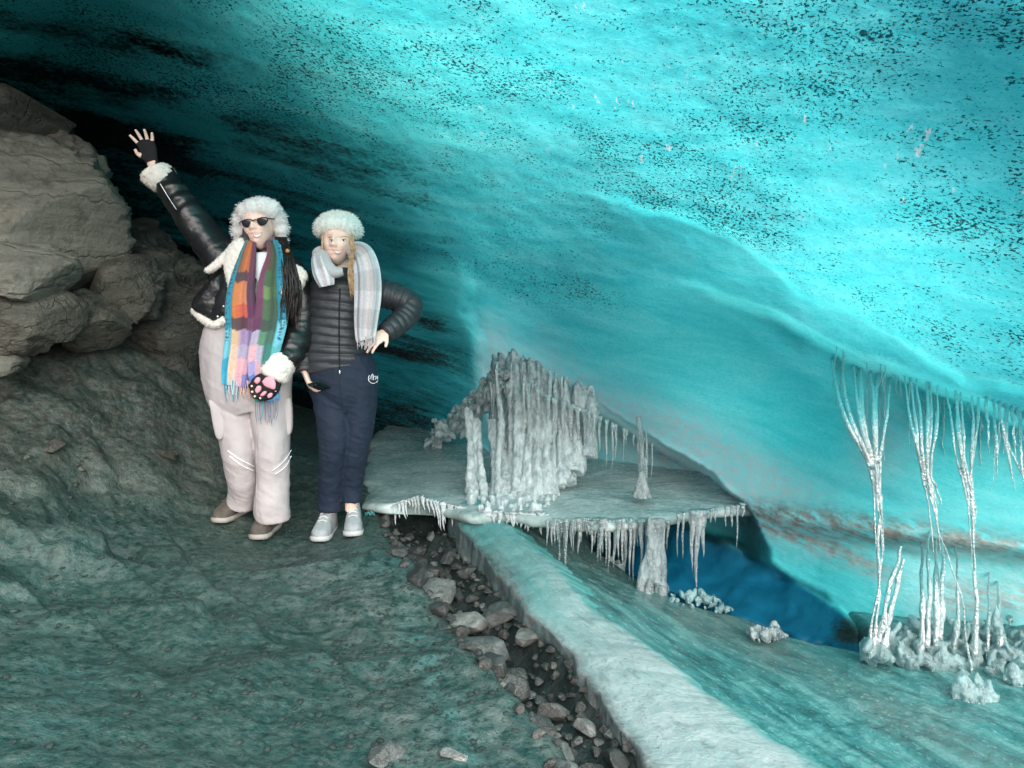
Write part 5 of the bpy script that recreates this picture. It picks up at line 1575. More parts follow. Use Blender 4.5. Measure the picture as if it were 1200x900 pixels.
# ================================================================== the woman who waves
def woman_waving():
    Y = 3.70
    W = thing('person', 'woman in a white fur hat, sunglasses and black leather jacket waving one raised arm', 'person', tuple(px(300, 626, Y)))
    # --- body
    G = Geo()
    V, F, hm = head_arrays(px(303, 266, Y - .02), roll=R(-8), pitch=R(-6), s=1.0)
    hV = V; G.add(V, F)
    G.add(*loft([S(306, 285, Y + .03, 11.5), S(306, 300, Y + .03, 12), S(306, 318, Y + .03, 20)], 12, 20)[:2])
    G.add(*loft([S(305, 308, Y + .03, 30, 18), S(300, 330, Y + .02, 36, 22), S(294, 370, Y + .02, 34, 22), S(290, 410, Y + .02, 38, 24), S(292, 440, Y + .02, 36, 24)], 24, 24)[:2])
    hw_ = px(178, 189, 3.72)
    G.tube([px(272, 318, Y + .02), px(225, 258, Y + .03), px(184, 200, 3.73), hw_], [.045, .038, .030, .026], 12, n=30)
    hd_ = px(164, 147, 3.70) - hw_
    hand_pieces(G, hw_, hd_, (0, -1, 0.1), -1, curl=0.16, s=1.0, spread=0.45, thumb=(0.55, 0.55), thumb_curl=0.9)
    w2 = px(323, 437, 3.54)
    G.tube([px(338, 318, Y + .02), px(351, 385, Y + .0), px(333, 424, 3.58), w2], [.045, .038, .030, .026], 12, n=30)
    d2 = px(300, 461, 3.51) - w2
    hand_pieces(G, w2, d2, (0.1, -1, 0.15), -1, curl=0.30, s=1.0)
    G.tube([px(272, 430, Y), px(282, 515, Y - .02), px(287, 596, 3.80)], [.075, .052, .04], 12, n=30)
    G.tube([px(312, 430, Y), px(319, 520, Y - .04), px(318, 608, 3.70)], [.075, .052, .04], 12, n=30)
    body = remesh_obj('body', G, 0.0036, MAT['skin'], 2, 0.4)
    tree = bvh(body); adopt(body, W)
    # smile (the eyes are behind the sunglasses)
    face(W, body, tree, [], [], (301.5, 275.5, -0.12), 5.8, MAT['hair_dark'])
    # --- trousers
    G = Geo()
    G.add(*loft([S(288, 372, Y, 40, 28), S(285, 398, Y, 48, 34), S(288, 430, Y, 51, 36), S(293, 462, Y, 49, 35), S(298, 480, Y, 40, 28)], 30, 40)[:2])
    LL = [S(270, 425, Y, 29, 29), S(275, 480, Y - .01, 25, 26), S(281, 525, Y - .02, 20, 22), S(285, 560, Y + .03, 17.5, 20), S(286, 578, 3.78, 17, 19), S(285, 590, 3.80, 16.5, 18)]
    RL = [S(312, 425, Y, 30, 30), S(317, 480, Y - .02, 24, 26), S(319, 525, Y - .04, 19.5, 22), S(320, 560, Y - .02, 18.5, 20), S(319, 588, 3.68, 20, 21), S(319, 607, 3.69, 20, 20)]
    G.add(*loft(LL, 40, 30)[:2]); G.add(*loft(RL, 40, 30)[:2])
    def dsp(c, n):
        q = c * np.array([1, 1, 1.9]) + 0.5 * c[:, [0]] * np.array([[0, 0, 1]])
        lowz = sstep(0.55, 0.05, c[:, 2])
        return c + n * ((0.005 + 0.006 * lowz) * fbm(c * np.array([1, 1, 1.2]) + 0.6 * c[:, [0]] * np.array([[0, 0, 1]]), 7, 4, 3, ridged=True) + 0.006 * fbm(c * np.array([1.6, 1, .5]), 9, 3, 5))[:, None]
    tr = remesh_obj('trousers', G, 0.006, MAT['trouser_pale'], 5, 0.5, disp=dsp)
    ttree = bvh(tr); adopt(tr, W)
    for pts in ([(267, 528), (281, 538), (299, 547)], [(269, 534), (283, 545), (298, 552)], [(341, 528), (332, 541), (319, 552)], [(341, 535), (334, 547), (322, 556)]):
        V, F = strip(ttree, pts, .0016, .0055); thing_child(tr, 'reflective_strip', V, F, MAT['reflect'])
    for o_ in ([(245, 468), (262, 472), (264, 508), (254, 512)], [(331, 470), (341, 468), (342, 505), (332, 508)]):
        c = hit(ttree, *np.mean(o_, axis=0), off=0.0)
        V, F = pad(o_, float(c[1]) + .012, .022, 20, 3.5); thing_child(tr, 'cargo_pocket', V, F, MAT['trouser_pale'])
    V, F = strip(ttree, [(301, 482), (301, 540), (301, 600)], .001, .0012, 24); thing_child(tr, 'inner_seam', V, F, MAT['trouser_pale'])
    # --- jacket
    def torso_d(u, th, P): return 0.006 * fbm(P * np.array([1, 1, 1.6]), 11, 3, 5, ridged=True)
    def slv_d(u, th, P): return 0.0055 * np.sin(u * 70 + 2.6 * np.sin(th + u * 6) + 6.0 * fbm(P, 6, 2, 6)) * sstep(-.3, .3, fbm(P, 5, 2, 9)) + 0.007 * fbm(P * np.array([1, 1, 1.4]), 13, 3, 7, ridged=True)
    G = Geo()
    V, F, _ = loft([S(286, 379, Y + .02, 52, 36), S(288, 365, Y + .02, 51, 36), S(294, 345, Y + .02, 49, 34), S(300, 322, Y + .02, 47, 30), S(304, 308, Y + .02, 38, 25), S(305, 299, Y + .03, 19, 17)], 50, 60, disp=torso_d)
    G.add(V, F)
    V, F, _ = loft([S(285, 330, Y + .02, 18, 18), S(265, 309, Y + .02, 22, 21), S(247, 286, Y + .03, 20, 19), S(227, 259, Y + .03, 18, 17), S(206, 229, Y + .03, 16, 15.5), S(190, 206, Y + .03, 14, 14)], 90, 36, disp=slv_d)
    G.add(V, F)
    V, F, _ = loft([S(328, 312, Y + .02, 15, 18), S(342, 324, Y + .02, 19, 20), S(351, 352, Y + .01, 19.5, 19), S(352, 384, Y - .01, 18.5, 18), S(342, 410, 3.62, 16.5, 16), S(330, 428, 3.57, 14.5, 14)], 90, 36, disp=slv_d)
    G.add(V, F)
    jk = G.build('jacket', MAT['leather']); jtree = bvh(jk); adopt(jk, W)
    def fl_piece(name, pieces, amp=0.005, parent=jk, vox=0.005):
        G2 = Geo()
        for V, F in pieces: G2.add(V, F)
        o = remesh_obj(name, G2, vox, MAT['fleece'], 3, disp=fleecy(amp, 70))
        furry(o, 2200, .009, 3, .6, .0008); adopt(o, parent); return o
    V1 = loft([S(194, 212, Y + .03, 15, 15), S(191, 208, Y + .03, 18, 17.5), S(184, 205, Y + .03, 18.5, 18), S(179, 199, Y + .03, 16, 15)], 16, 30)[:2]
    V1 = tube_arrays(spline([px(196, 214, Y + .03), px(190, 209, Y + .03), px(182, 203, Y + .03), px(179, 199, Y + .03)], 14), np.interp(np.linspace(0, 1, 14), [0, .25, .8, 1], [.062, .074, .074, .058]), 26)
    fl_piece('fleece_cuff', [V1])
    V1 = tube_arrays(spline([px(334, 420, 3.59), px(329, 427, 3.57), px(322, 438, 3.55), px(319, 443, 3.545)], 14), np.interp(np.linspace(0, 1, 14), [0, .25, .8, 1], [.060, .072, .072, .058]), 26)
    fl_piece('fleece_cuff', [V1])
    # lapels and hem
    fl_piece('fleece_lapel', [pad([(284, 278), (272, 284), (263, 300), (264, 322), (269, 346), (276, 343), (287, 318), (292, 296)], 3.60, .03, flat=2.2)])
    G3 = tube_arrays(spline([px(277, 286, 3.62), px(262, 302, 3.60), px(250, 313, 3.585), px(241, 318, 3.58)], 16), np.interp(np.linspace(0, 1, 16), [0, .5, 1], [.020, .020, .013]), 12)
    fl_piece('fleece_lapel', [G3])
    fl_piece('fleece_lapel', [pad([(345, 309), (355, 314), (360, 323), (355, 336), (349, 345), (345, 332)], 3.58, .025, flat=2.2)])
    hemp = spline([px(227, 363, 3.66), px(238, 374, 3.60), px(251, 380, 3.56), px(264, 374, 3.55)], 20)
    fl_piece('fleece_hem', [tube_arrays(hemp, np.full(20, .018), 12)])
    hemp = spline([px(331, 362, 3.56), px(331, 340, 3.56), px(329, 325, 3.57)], 14)
    fl_piece('fleece_edge', [tube_arrays(hemp, np.full(14, .013), 12)])
    G = Geo(); G.add(*pad([(262, 318), (244, 330), (228, 352), (230, 365), (252, 377), (266, 370)], 3.63, .05)); 
    fp = remesh_obj('jacket_flap', G, .006, MAT['leather'], 3, disp=folds(.006, 14, 8)); adopt(fp, jk)
    for x, y in ((262, 359), (255, 371)):
        V, F = blob(px(x, y, 3.57), (.006, .004, .006)); thing_child(jk, 'snap_button', V, F, MAT['metal'])
    G = Geo(); G.tube([px(187, 214, 3.655), px(196, 229, 3.66), px(207, 246, 3.655)], [.002, .002, .002], 6, n=12); thing_child(jk, 'zip', np.vstack(G.V), G.F, MAT['metal'])
    # --- white shirt in the neck opening
    G = Geo(); G.add(*pad([(294, 296), (318, 297), (316, 320), (309, 338), (303, 338), (297, 320)], 3.635, .05)); o = remesh_obj('shirt', G, .005, MAT['white_cloth'], 3); adopt(o, W)
    # --- scarf
    teal = (.02, .26, .38); dteal = (.01, .08, .13); cyan = (.16, .52, .66)
    rowsL = [(280, [(.03, .22, .26), (.25, .10, .06), (.55, .16, .05), (.14, .04, .08)]), (318, [teal, (.07, .05, .05), (.10, .05, .06), (.12, .035, .08)]),
             (330, [teal, (.60, .20, .06), (.62, .22, .10), (.10, .04, .08)]), (356, [teal, (.62, .16, .05), (.55, .10, .06), (.12, .03, .09)]), (372, [teal, (.10, .06, .06), (.09, .03, .05), (.16, .05, .11)]),
             (386, [cyan, (.70, .46, .28), (.34, .24, .44), (.20, .16, .30)]), (404, [cyan, (.74, .52, .38), (.40, .36, .52), (.34, .30, .48)]), (420, [(.02, .36, .56), (.78, .55, .40), (.74, .40, .46), (.66, .34, .44)]), (438, [(.04, .42, .62), (.62, .50, .42), (.66, .36, .42), (.20, .20, .48)])]
    rowsR = [(280, [(.22, .05, .10), (.10, .07, .05), (.05, .09, .05), teal]), (316, [(.20, .05, .12), (.06, .14, .06), (.05, .10, .05), teal]), (335, [(.20, .05, .13), (.16, .26, .10), (.06, .13, .06), teal]),
             (350, [(.16, .04, .10), (.07, .14, .07), (.05, .10, .06), teal]), (374, [(.12, .03, .09), (.05, .08, .06), (.04, .09, .07), cyan]), (388, [(.44, .36, .52), (.10, .26, .16), (.06, .16, .12), cyan]),
             (404, [(.70, .40, .46), (.48, .42, .56), (.04, .20, .18), (.10, .42, .46)]), (424, [(.34, .32, .58), (.62, .36, .44), (.05, .28, .28), (.24, .56, .60)]), (440, [(.10, .18, .50), (.30, .30, .55), (.03, .34, .36), (.08, .24, .50)]), (460, [(.02, .30, .28), (.05, .36, .32), (.06, .26, .52), (.08, .30, .56)])]
    def scarf_strand(cpts, rows, seed, letters_side):
        secs = [S(x, y, Yc, hw, 2.2) for x, y, Yc, hw in cpts]
        V, F, (P, u, th) = loft(secs, 150, 64, power=3.0, disp=None)
        ac = np.cos(th); ac = np.sign(ac) * np.abs(ac) ** (2 / 3.0)
        wave = 0.009 * np.sin(ac[None] * 6.0 + 2.2 * u[:, None] + seed) + 0.006 * np.sin(ac[None] * 11 + 5 * u[:, None])
        P = P + np.array([0, 1.0, 0]) * wave[..., None] + np.array([1.0, 0, 0]) * (0.006 * np.sin(u * 16 + seed))[:, None, None]
        V = np.vstack([P.reshape(-1, 3), V[-2:]])
        X_, Y_ = to_px(P)
        ys = np.array([r[0] for r in rows]); cols = np.array([r[1] for r in rows])
        ri = np.clip(np.searchsorted(ys, Y_ + 1.5 * np.sin(8 * ac)[None]) - 1, 0, len(ys) - 1)
        ci = np.clip(((ac + 1) / 2 * 4).astype(int), 0, 3)[None] + 0 * ri
        c = cols[ri, ci]
        # woven marks along the teal border
        edge = (ci == letters_side) & (np.abs((ac[None] + 1) / 2 * 4 - letters_side - .5) < .28) & (Y_ < 400)
        mark = edge & (((u[:, None] * 62) % 1.0 < 0.62) & (_h((u[:, None] * 190).astype(int) + 0 * ri, (ac[None] * 18).astype(int) + 0 * ri, 0 * ri, 5) < 0.55))
        c = np.where(mark[..., None], np.array(dteal), c)
        c = c * (1 + 0.10 * vnoise(P * 160, 3))[..., None]
        c = np.vstack([c.reshape(-1, 3), c[0, 0], c[-1, 0]])
        return V, F, np.clip(c, 0, 1)
    G = Geo()
    V, F, c = scarf_strand([(293, 283, 3.60, 7), (288, 300, 3.575, 11), (284, 330, 3.555, 15), (282, 370, 3.545, 19), (280, 410, 3.54, 19), (278, 442, 3.54, 17), (277, 452, 3.54, 16)], rowsL, 0.4, 0)
    G.add(V, F, c)
    V, F, c = scarf_strand([(317, 284, 3.61, 7), (321, 300, 3.575, 10), (319, 330, 3.555, 15), (316, 370, 3.545, 19), (311, 410, 3.53, 18), (309, 440, 3.53, 17), (312, 470, 3.535, 14)], rowsR, 1.7, 3)
    G.add(V, F, c)
    # the roll behind the neck
    V, F, _ = loft([S(291, 286, 3.62, 8, 6), S(290, 280, 3.72, 9, 7), S(306, 283, 3.80, 9, 8), S(320, 283, 3.72, 9, 7), S(318, 287, 3.62, 8, 6)], 40, 14, front=(0, 0, 1)); G.add(V, F, np.array((.10, .05, .08)))
    sc = G.build('scarf', MAT['scarf']); adopt(sc, W)
    r_ = np.random.default_rng(9)
    G = Geo()
    for x in np.linspace(263, 292, 22):
        L = r_.uniform(12, 22); col = teal if x < 280 and r_.uniform() < .6 else ((.70, .45, .38) if x > 280 else (.50, .60, .66))
        G.tube([px(x, 446, 3.535), px(x + r_.uniform(-2, 2), 450 + L * .5, 3.53), px(x + r_.uniform(-3, 4), 450 + L, 3.53)], [.0026, .0022, .0012], 5, n=8, col=col)
    for x in np.linspace(300, 325, 16):
        L = r_.uniform(20, 30); col = (.20, .18, .28) if r_.uniform() < .6 else (.10, .36, .44)
        G.tube([px(x, 466, 3.53), px(x + r_.uniform(-2, 2), 470 + L * .5, 3.53), px(x + r_.uniform(-3, 3), 470 + L, 3.53)], [.0022, .0018, .001], 5, n=8, col=col)
    o = G.build('fringe', MAT['scarf']); adopt(o, sc)
    # --- hat
    G = Geo()
    cen = px(305, 254, Y + .015)
    V, F = blob(cen + np.array([0, .02, 0.005]), (.100, .115, .090)); G.add(V, F)
    for x, y, r, dy in ((281, 281, .026, .0), (280, 270, .034, -.01), (282, 257, .040, -.03), (288, 247, .042, -.07), (297, 243, .042, -.09), (308, 241.5, .042, -.09), (318, 244.5, .042, -.075), (325, 255, .040, -.03), (329, 268, .036, -.01), (330, 281, .028, 0.0)):
        V, F = blob(px(x, y, Y + dy + .02), (r, r * .9, r)); G.add(V, F)
    hat = remesh_obj('fur_hat', G, .006, MAT['fur_white'], 3, disp=fleecy(.003, 50))
    furry(hat, 6500, .020, 4, .5, .0009, .1); adopt(hat, W)
    # --- hair
    G = Geo(); r_ = np.random.default_rng(6)
    for k in range(130):
        x0 = r_.uniform(322, 335); x1 = r_.uniform(334, 356); L = r_.uniform(340, 385)
        G.tube([px(x0, 278, 3.66 + r_.uniform(-.02, .03)), px((x0 + x1) / 2 + r_.uniform(-1, 3), 310, 3.585 + r_.uniform(-.03, .03)), px(x1 - 3, 338, 3.55 + r_.uniform(-.02, .03)), px(x1 - 4 + r_.uniform(-4, 2), L, 3.54 + r_.uniform(-.02, .03))], [.0035, .004, .0035, .001], 5, n=18)
    for k in range(12):
        x0 = r_.uniform(284, 290)
        G.tube([px(x0, 268, 3.62), px(x0 + r_.uniform(-2, 2), 284, 3.60), px(x0 + 2, 296, 3.60)], [.004, .005, .002], 6, n=10)
    o = G.build('hair', MAT['hair_dark']); adopt(o, W)
    V, F = blob(px(327, 289, 3.60), (.012, .008, .014)); thing_child(W, 'earring', V, F, MAT['metal'])
    V, F = blob(px(337, 294, 3.565), (.010, .008, .010)); thing_child(W, 'hair_tie', V, F, simple('orange_band', (.60, .22, .06), .6))
    # --- sunglasses
    sg = thing_child(W, 'sunglasses', *Geo_arr(lambda g: g.tube([px(295.5, 259, 3.585), px(298.8, 257.6, 3.575), px(302, 258, 3.585)], .003, 8, n=10)), MAT['frame'])
    for o_ in ([(283.5, 258.5), (289, 256.6), (295.6, 257.2), (295.4, 262.5), (291, 266.3), (286, 265.6), (283.6, 262)], [(301.4, 256.2), (307, 254.4), (313.4, 254.8), (313.8, 259), (310.5, 263.4), (305, 264.3), (301.8, 261)]):
        V, F = pad(o_, 3.588, .008, 20, 3.0); thing_child(sg, 'lens', V, F, MAT['lens'])
    for a, b in (((284, 259), (279, 262)), ((313.5, 256), (324, 257))):
        V, F = tube_arrays(np.array([px(*a, 3.592), (px(*a, 3.592) + px(*b, 3.68)) / 2, px(*b, 3.68)]), np.full(3, .003), 8); thing_child(sg, 'temple', V, F, MAT['frame'])
    # --- gloves
    G = Geo()
    hand_pieces(G, hw_, hd_, (0, -1, 0.1), -1, curl=0.16, s=1.0, cut=0.34, fat=.0030, spread=0.45, thumb=(0.55, 0.55), thumb_curl=.5, wristlen=0.06)
    o = remesh_obj('fingerless_glove', G, .0036, MAT['black_cloth'], 2, .4); adopt(o, W)
    G = Geo()
    hand_pieces(G, w2, d2, (0.1, -1, 0.15), -1, curl=0.35, s=1.22, cut=0.62, fat=.006, wristlen=0.05)
    V, F = pad([(296, 444), (306, 437), (322, 436), (329, 447), (325, 461), (316, 469), (304, 467), (294, 459)], 3.535, .05); G.add(V, F)
    gl = remesh_obj('paw_glove', G, .005, MAT['black_cloth'], 3, disp=fleecy(.002, 80)); gt = bvh(gl)
    furry(gl, 1500, .006, 5, .6, .001); adopt(gl, W)
    for o_ in ([(307, 447), (312, 442), (319, 442), (323, 449), (322, 456), (316, 455), (310, 452)], [(297.5, 447), (300.5, 442.5), (304.5, 442.5), (305, 447), (301, 450)], [(298.5, 457), (302, 452), (306, 453), (305.5, 458), (301, 461)], [(305, 462.5), (309, 458.6), (312.6, 459), (310.5, 463), (306.5, 464.6)], [(313, 463.5), (316, 460.5), (319.4, 461), (318.5, 465), (314.5, 466.6)]):
        c = hit(gt, *np.mean(o_, axis=0), off=0)
        V, F = pad(o_, float(c[1]) - .002, .010, 16, 2.2); thing_child(gl, 'paw_pad', V, F, MAT['pink'])
    # --- boots
    for (x, y, Yf, yaw) in ((288, 612, 3.86, R(-20)), (319, 626, 3.77, R(-4))):
        tip = px(x, y, Yf)
        h = np.array([tip[0], Yf + 0.07, 0]); 
        gz_ = min(float(ground_z(np.array([h[0] + math.sin(yaw) * q]), np.array([h[1] - math.cos(yaw) * q]))[0]) for q in (0.02, .12, .22))
        h[2] = gz_ + .008
        shoe(W, h, yaw, .265, MAT['boot'], MAT['sole'], True)
    return W

def Geo_arr(fn):
    g = Geo(); fn(g)
    return np.vstack(g.V), g.F

# ================================================================== the woman with her hand on her hip
def woman_hip():
    Y = 3.74
    W = thing('person', 'woman in cream fluffy hat, charcoal puffer jacket and navy trousers, one hand on her hip', 'person', tuple(px(400, 628, Y)))
    G = Geo()
    V, F, hm = head_arrays(px(396, 284, Y - .02), roll=R(4), pitch=R(-2), s=1.0); G.add(V, F)
    G.add(*loft([S(398, 302, Y + .03, 11.5), S(399, 318, Y + .03, 12), S(399, 334, Y + .03, 20)], 12, 20)[:2])
    G.add(*loft([S(400, 328, Y + .03, 28, 17), S(399, 350, Y + .02, 32, 20), S(395, 390, Y + .02, 30, 20), S(394, 420, Y + .02, 33, 22), S(400, 450, Y + .02, 34, 23)], 24, 24)[:2])
    w1 = px(357, 436, 3.66)
    G.tube([px(370, 342, Y + .02), px(355, 392, Y + .0), w1], [.042, .036, .024], 12, n=24)
    d1 = px(366, 459, 3.60) - w1
    hand_pieces(G, w1, d1, (0.9, 0.1, 0.1), -1, curl=0.55, s=0.95, thumb=(.8, .5))
    w2 = px(452, 389, 3.64)
    G.tube([px(432, 342, Y + .02), px(482, 358, Y + .05), w2], [.042, .036, .024], 12, n=24)
    d2 = px(434, 402, 3.575) - w2
    hand_pieces(G, w2, d2, (-0.25, 0.6, -0.9), 1, curl=0.30, s=0.95)
    G.tube([px(385, 445, Y), px(390, 515, Y - .04), px(387, 560, Y + .02), px(387, 600, 3.80)], [.070, .050, .042, .034], 12, n=30)
    G.tube([px(420, 445, Y), px(417, 515, Y - .01), px(413, 560, Y + .03), px(411, 598, 3.81)], [.070, .050, .042, .030], 12, n=30)
    body = remesh_obj('body', G, 0.0036, MAT['skin'], 2, 0.4); tree = bvh(body); adopt(body, W)
    face(W, body, tree, [(388.4, 282.2), (403.2, 281.6)], [[(384, 279.2), (388, 277.6), (392.5, 278.6)], [(399.5, 278.2), (404, 276.8), (408, 278.4)]], (395.8, 294.6, 0.02), 5.9, MAT['brow'])
    # --- trousers
    G = Geo()
    G.add(*loft([S(397, 418, Y, 38, 27), S(400, 438, Y, 41, 29), S(403, 462, Y, 39, 28), S(403, 480, Y, 28, 22)], 24, 40)[:2])
    G.add(*loft([S(386, 448, Y, 23, 24), S(391, 490, Y - .03, 20.5, 22), S(392, 518, Y - .04, 18, 20), S(389, 550, Y + .0, 15.5, 17), S(387, 580, 3.78, 14, 15), S(386.5, 597, 3.79, 13.5, 14)], 40, 30)[:2])
    G.add(*loft([S(421, 448, Y, 22, 24), S(420, 490, Y + .0, 19, 21), S(417, 520, Y - .0, 16.5, 19), S(414, 548, Y + .03, 14.5, 16), S(412, 568, 3.80, 13, 14), S(411.5, 587, 3.80, 12, 12.5)], 40, 30)[:2])
    def dsp(c, n):
        q = c * np.array([1, 1, 1.7]) + 0.6 * c[:, [0]] * np.array([[0, 0, 1]])
        return c + n * (0.0055 * fbm(q, 10, 3, 13, ridged=True) + 0.002 * fbm(c, 30, 2, 14))[:, None]
    tr = remesh_obj('trousers', G, 0.006, MAT['navy'], 5, 0.5, disp=dsp); tt = bvh(tr); adopt(tr, W)
    # the little white emblem on the hip: an open ring of strokes
    G = Geo(); cx, cy = 437.0, 443.5
    def arcp(r, a0, a1, n=9): return [(cx + r * math.cos(a), cy - r * 1.05 * math.sin(a)) for a in np.linspace(R(a0), R(a1), n)]
    for pts in (arcp(5.6, 140, 300), arcp(5.6, -50, 30), [(cx - 4, cy + 1), (cx - 1.8, cy - 4.6), (cx - 1.2, cy + 2)], [(cx - .6, cy - 5.2), (cx + .4, cy - 1), (cx + .6, cy + 2)], [(cx + 1.6, cy - 2.4), (cx + 3.4, cy - 3.0), (cx + 2.6, cy + 1.4)], [(cx + 3.6, cy - 1), (cx + 5.8, cy - 2), (cx + 5, cy + 1)]):
        G.tube(on_surf(tt, pts, .002), .0020, 6)
    thing_child(tr, 'emblem', np.vstack(G.V), G.F, MAT['reflect'])
    V, F = strip(tt, [(398, 434), (398.5, 452), (401, 478)], .001, .001, 20); thing_child(tr, 'seam', V, F, MAT['navy'])
    # --- quilted jacket
    def quilt(pitch, amp):
        return lambda u, th, P: amp * (np.abs(np.sin(np.pi * (u / pitch + 0.10 * fbm(P, 5, 2, 15)))) ** 0.55 - 0.55) + 0.003 * fbm(P, 26, 2, 16, ridged=True)
    G = Geo()
    V, F, _ = loft([S(394, 433, Y + .01, 42, 30), S(393, 424, Y + .01, 43, 31), S(393, 400, Y + .01, 40, 29), S(396, 370, Y + .01, 38.5, 28), S(399, 345, Y + .01, 40, 27), S(400, 332, Y + .02, 36, 24), S(400, 324, Y + .02, 22, 19)], 130, 64, disp=quilt(.043, .010)); G.add(V, F)
    V, F, _ = loft([S(374, 334, Y + .02, 12, 16), S(365, 345, Y + .02, 16, 17), S(358, 375, Y + .01, 15.5, 16), S(355, 402, Y - .02, 14, 15), S(356, 424, 3.68, 12.5, 13), S(357, 436, 3.665, 11, 11)], 100, 32, disp=quilt(.040, .008)); G.add(V, F)
    V, F, _ = loft([S(424, 332, Y + .02, 12, 16), S(438, 341, Y + .02, 16, 17), S(462, 348, Y + .04, 15.5, 16), S(480, 358, Y + .05, 14.5, 15), S(472, 374, Y + .0, 13.5, 14), S(458, 385, 3.67, 12, 12.5), S(450, 391, 3.645, 10, 10.5)], 120, 32, disp=quilt(.036, .008), front=(0, -1, .02)); G.add(V, F)
    jk = G.build('puffer_jacket', MAT['puffer']); jt = bvh(jk); adopt(jk, W)
    V, F = strip(jt, [(398.5, 338), (397.5, 370), (397.5, 400), (398, 432)], .0035, .003, 26, .003); thing_child(jk, 'zip', V, F, MAT['black_cloth'])
    V, F, _ = loft([S(400, 335, Y + .01, 17, 16), S(400, 326, Y + .01, 16, 15), S(400, 318, Y + .02, 15, 14)], 14, 30); thing_child(jk, 'collar', V, F, MAT['puffer'])
    V, F = blob(px(398, 436.5, 3.60), (.0045, .004, .013)); thing_child(jk, 'zip_pull', V, F, MAT['metal'])
    # --- scarf
    pal = np.array([(.52, .50, .53), (.34, .35, .39), (.62, .59, .61), (.40, .40, .44), (.58, .52, .52), (.68, .65, .66), (.44, .43, .46), (.56, .54, .56)])
    def strand2(cpts, seed):
        secs = [S(x, y, Yc, hw, 2.6) for x, y, Yc, hw in cpts]
        V, F, (P, u, th) = loft(secs, 120, 56, power=3.0)
        ac = np.cos(th); ac = np.sign(ac) * np.abs(ac) ** (2 / 3.0)
        P = P + np.array([0, 1.0, 0]) * (0.012 * np.sin(ac[None] * 7 + 1.5 * u[:, None] + seed) + 0.004 * np.sin(ac[None] * 15 + 4 * u[:, None]))[..., None]
        ci = np.clip(((ac + 1) / 2 * 8).astype(int), 0, 7)[None] + np.zeros((len(u), 1), int)
        c = pal[ci] * (1 + 0.22 * (((u[:, None] * 5.5 + seed) % 1.0) < .45))[..., None] * (1 + 0.06 * vnoise(P * 150, 4))[..., None]
        return np.vstack([P.reshape(-1, 3), V[-2:]]), F, np.clip(np.vstack([c.reshape(-1, 3), c[0, 0], c[-1, 0]]), 0, .85)
    G = Geo()
    G.add(*strand2([(412, 292, 3.70, 10), (424, 298, 3.62, 13), (430, 318, 3.575, 15), (431, 345, 3.56, 15.5), (429, 372, 3.555, 14), (428, 393, 3.555, 12), (429, 398, 3.555, 11.5)], .3))
    G.add(*strand2([(377, 294, 3.70, 8), (374, 303, 3.62, 10), (377, 316, 3.575, 12), (381, 328, 3.57, 11), (383, 335, 3.575, 9)], 2.1))
    V, F, _ = loft([S(376, 300, 3.66, 9, 9), S(382, 312, 3.60, 9, 8), S(392, 319, 3.585, 7, 7), S(402, 318, 3.59, 5, 6)], 30, 16, front=(0, -1, 0)); G.add(V, F, np.array((.50, .48, .50)))
    V, F, _ = loft([S(376, 298, 3.68, 10, 9), S(380, 297, 3.80, 10, 9), S(398, 300, 3.86, 10, 9), S(416, 296, 3.80, 10, 9), S(416, 294, 3.68, 10, 9)], 40, 16, front=(0, 0, 1)); G.add(V, F, np.array((.48, .46, .48)))
    sc = G.build('scarf', MAT['scarf']); adopt(sc, W)
    r_ = np.random.default_rng(19); G = Geo()
    for x in np.linspace(419, 440, 20):
        G.tube([px(x, 394, 3.553), px(x + r_.uniform(-1.5, 1.5), 402, 3.55), px(x + r_.uniform(-2.5, 2.5), r_.uniform(404, 412), 3.55)], [.0025, .002, .001], 5, n=8, col=(.55, .52, .54))
    o = G.build('fringe', MAT['scarf']); adopt(o, sc)
    # --- hat and hair
    G = Geo()
    V, F = blob(px(396.5, 265, Y + .015), (.108, .115, .075)); G.add(V, F)
    for a in np.linspace(0, 2 * np.pi, 18, endpoint=False):
        c = px(396.5, 267, Y + .01) + np.array([.088 * math.cos(a), -.095 * math.sin(a), .004 - .012 * abs(math.cos(a)) + .010 * math.sin(a)])
        V, F = blob(c, (.032, .032, .036)); G.add(V, F)
    hat = remesh_obj('fluffy_hat', G, .006, MAT['fur_cream'], 3, disp=fleecy(.004, 38)); furry(hat, 6000, .017, 14, .6, .0010, 0.05); adopt(hat, W)
    G = Geo(); r_ = np.random.default_rng(16)
    for k in range(16):
        x0 = r_.uniform(410, 414)
        G.tube([px(x0, 276, 3.665), px(x0 + r_.uniform(-1, 3), 290, 3.66), px(412.5 + r_.uniform(-2, 2), 306, 3.62), px(411 + r_.uniform(-2, 2), 322, 3.588)], [.0025, .003, .003, .003], 6, n=16)
    for s_ in (0, 2.09, 4.19):
        t = np.linspace(0, 1, 30)
        q = np.array([px(411 + 4 * k + 1.5 * math.sin(13 * k + s_), 316 + 32 * k, 3.578 + .006 * math.cos(13 * k + s_)) for k in t])
        G.tube(q, np.interp(t, [0, .7, 1], [.0065, .0055, .002]), 8)
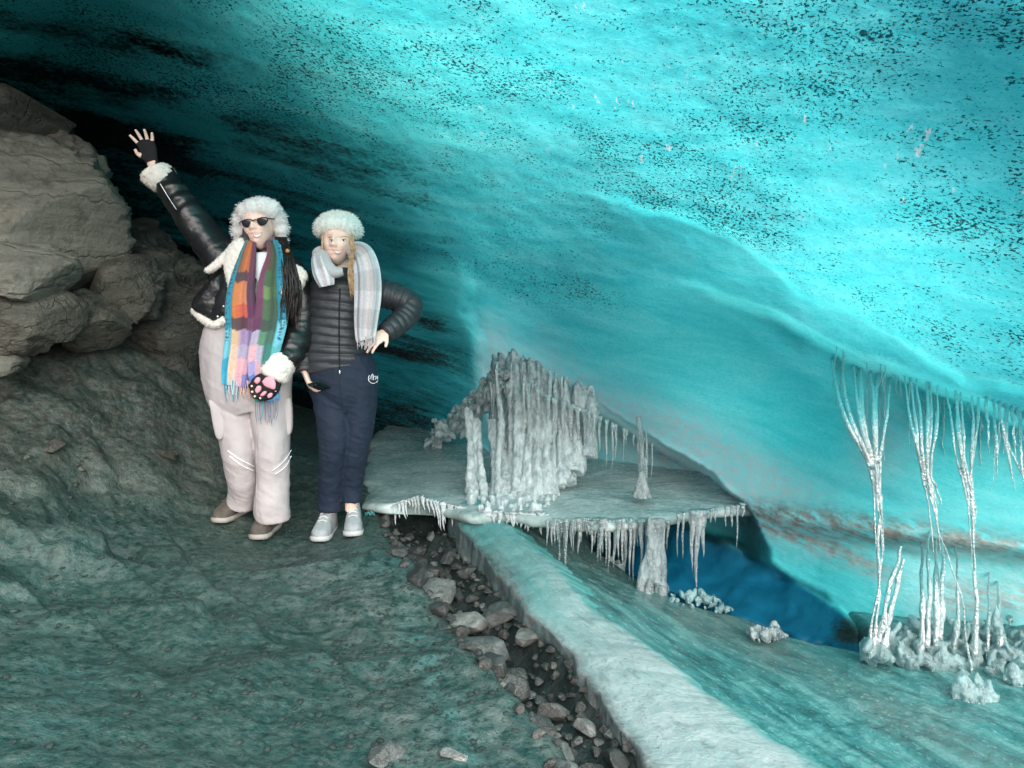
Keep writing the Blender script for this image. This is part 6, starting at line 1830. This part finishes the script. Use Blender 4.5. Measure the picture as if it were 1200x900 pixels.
    for k in range(40):
        x0 = r_.uniform(411, 416)
        G.tube([px(x0, 292, 3.645), px(411 + r_.uniform(-3, 3), 312, 3.59 + r_.uniform(-.01, .01)), px(412 + r_.uniform(-4, 4), 330, 3.572 + r_.uniform(-.01, .01)), px(414 + r_.uniform(-4, 3), r_.uniform(336, 352), 3.57)], [.0022, .0026, .0022, .0008], 5, n=14)
    for k in range(6):
        x0 = r_.uniform(377, 379)
        G.tube([px(x0 + 1, 274, 3.665), px(x0, 286, 3.66), px(x0 + .5, 297, 3.66)], [.003, .004, .002], 6, n=10)
    o = G.build('hair', MAT['hair_blond']); adopt(o, W)
    # --- shoes
    for (x, y, Yf, yaw) in ((386, 626, 3.82, R(-3)), (412, 622, 3.85, R(10))):
        tip = px(x, y, Yf); h = np.array([tip[0], Yf + .08, 0])
        h[2] = min(float(ground_z(np.array([h[0] + math.sin(yaw) * q]), np.array([h[1] - math.cos(yaw) * q]))[0]) for q in (0.02, .12, .22)) + .006
        shoe(W, h, yaw, .265, MAT['sneaker'], MAT['sneaker_sole'])
    return W
W1 = woman_waving()
W2 = woman_hip()
# phone in her hand
def phone():
    c = px(375.5, 453, 3.585)
    V, F = ICO[3]
    o_ = thing('phone', 'small dark phone held low in the hand of the woman with navy trousers', 'phone', tuple(c))
    bm = bmesh.new(); bmesh.ops.create_cube(bm, size=1.0)
    for v in bm.verts: v.co = Vector((v.co.x * .066, v.co.y * .010, v.co.z * .13))
    bmesh.ops.bevel(bm, geom=bm.edges[:], offset=.004, segments=3, affect='EDGES')
    me = bpy.data.meshes.new('phone_body'); bm.to_mesh(me); bm.free(); me.materials.append(MAT['phone'])
    rot = Matrix.Rotation(R(18), 4, 'Z') @ Matrix.Rotation(R(62), 4, 'X') @ Matrix.Rotation(R(-35), 4, 'Y')
    me.transform(rot)
    b = bpy.data.objects.new('phone_body', me); COL.objects.link(b); b.parent = o_
    G = Geo()
    for s_ in (-.018, .0, ):
        V2, F2 = blob(np.array(rot @ Vector((s_, -.006, .045))), (.007, .007, .007)); G.add(V2, F2)
    mesh_arrays('camera_lens', np.vstack(G.V), G.F, MAT['lens'], o_)
phone()
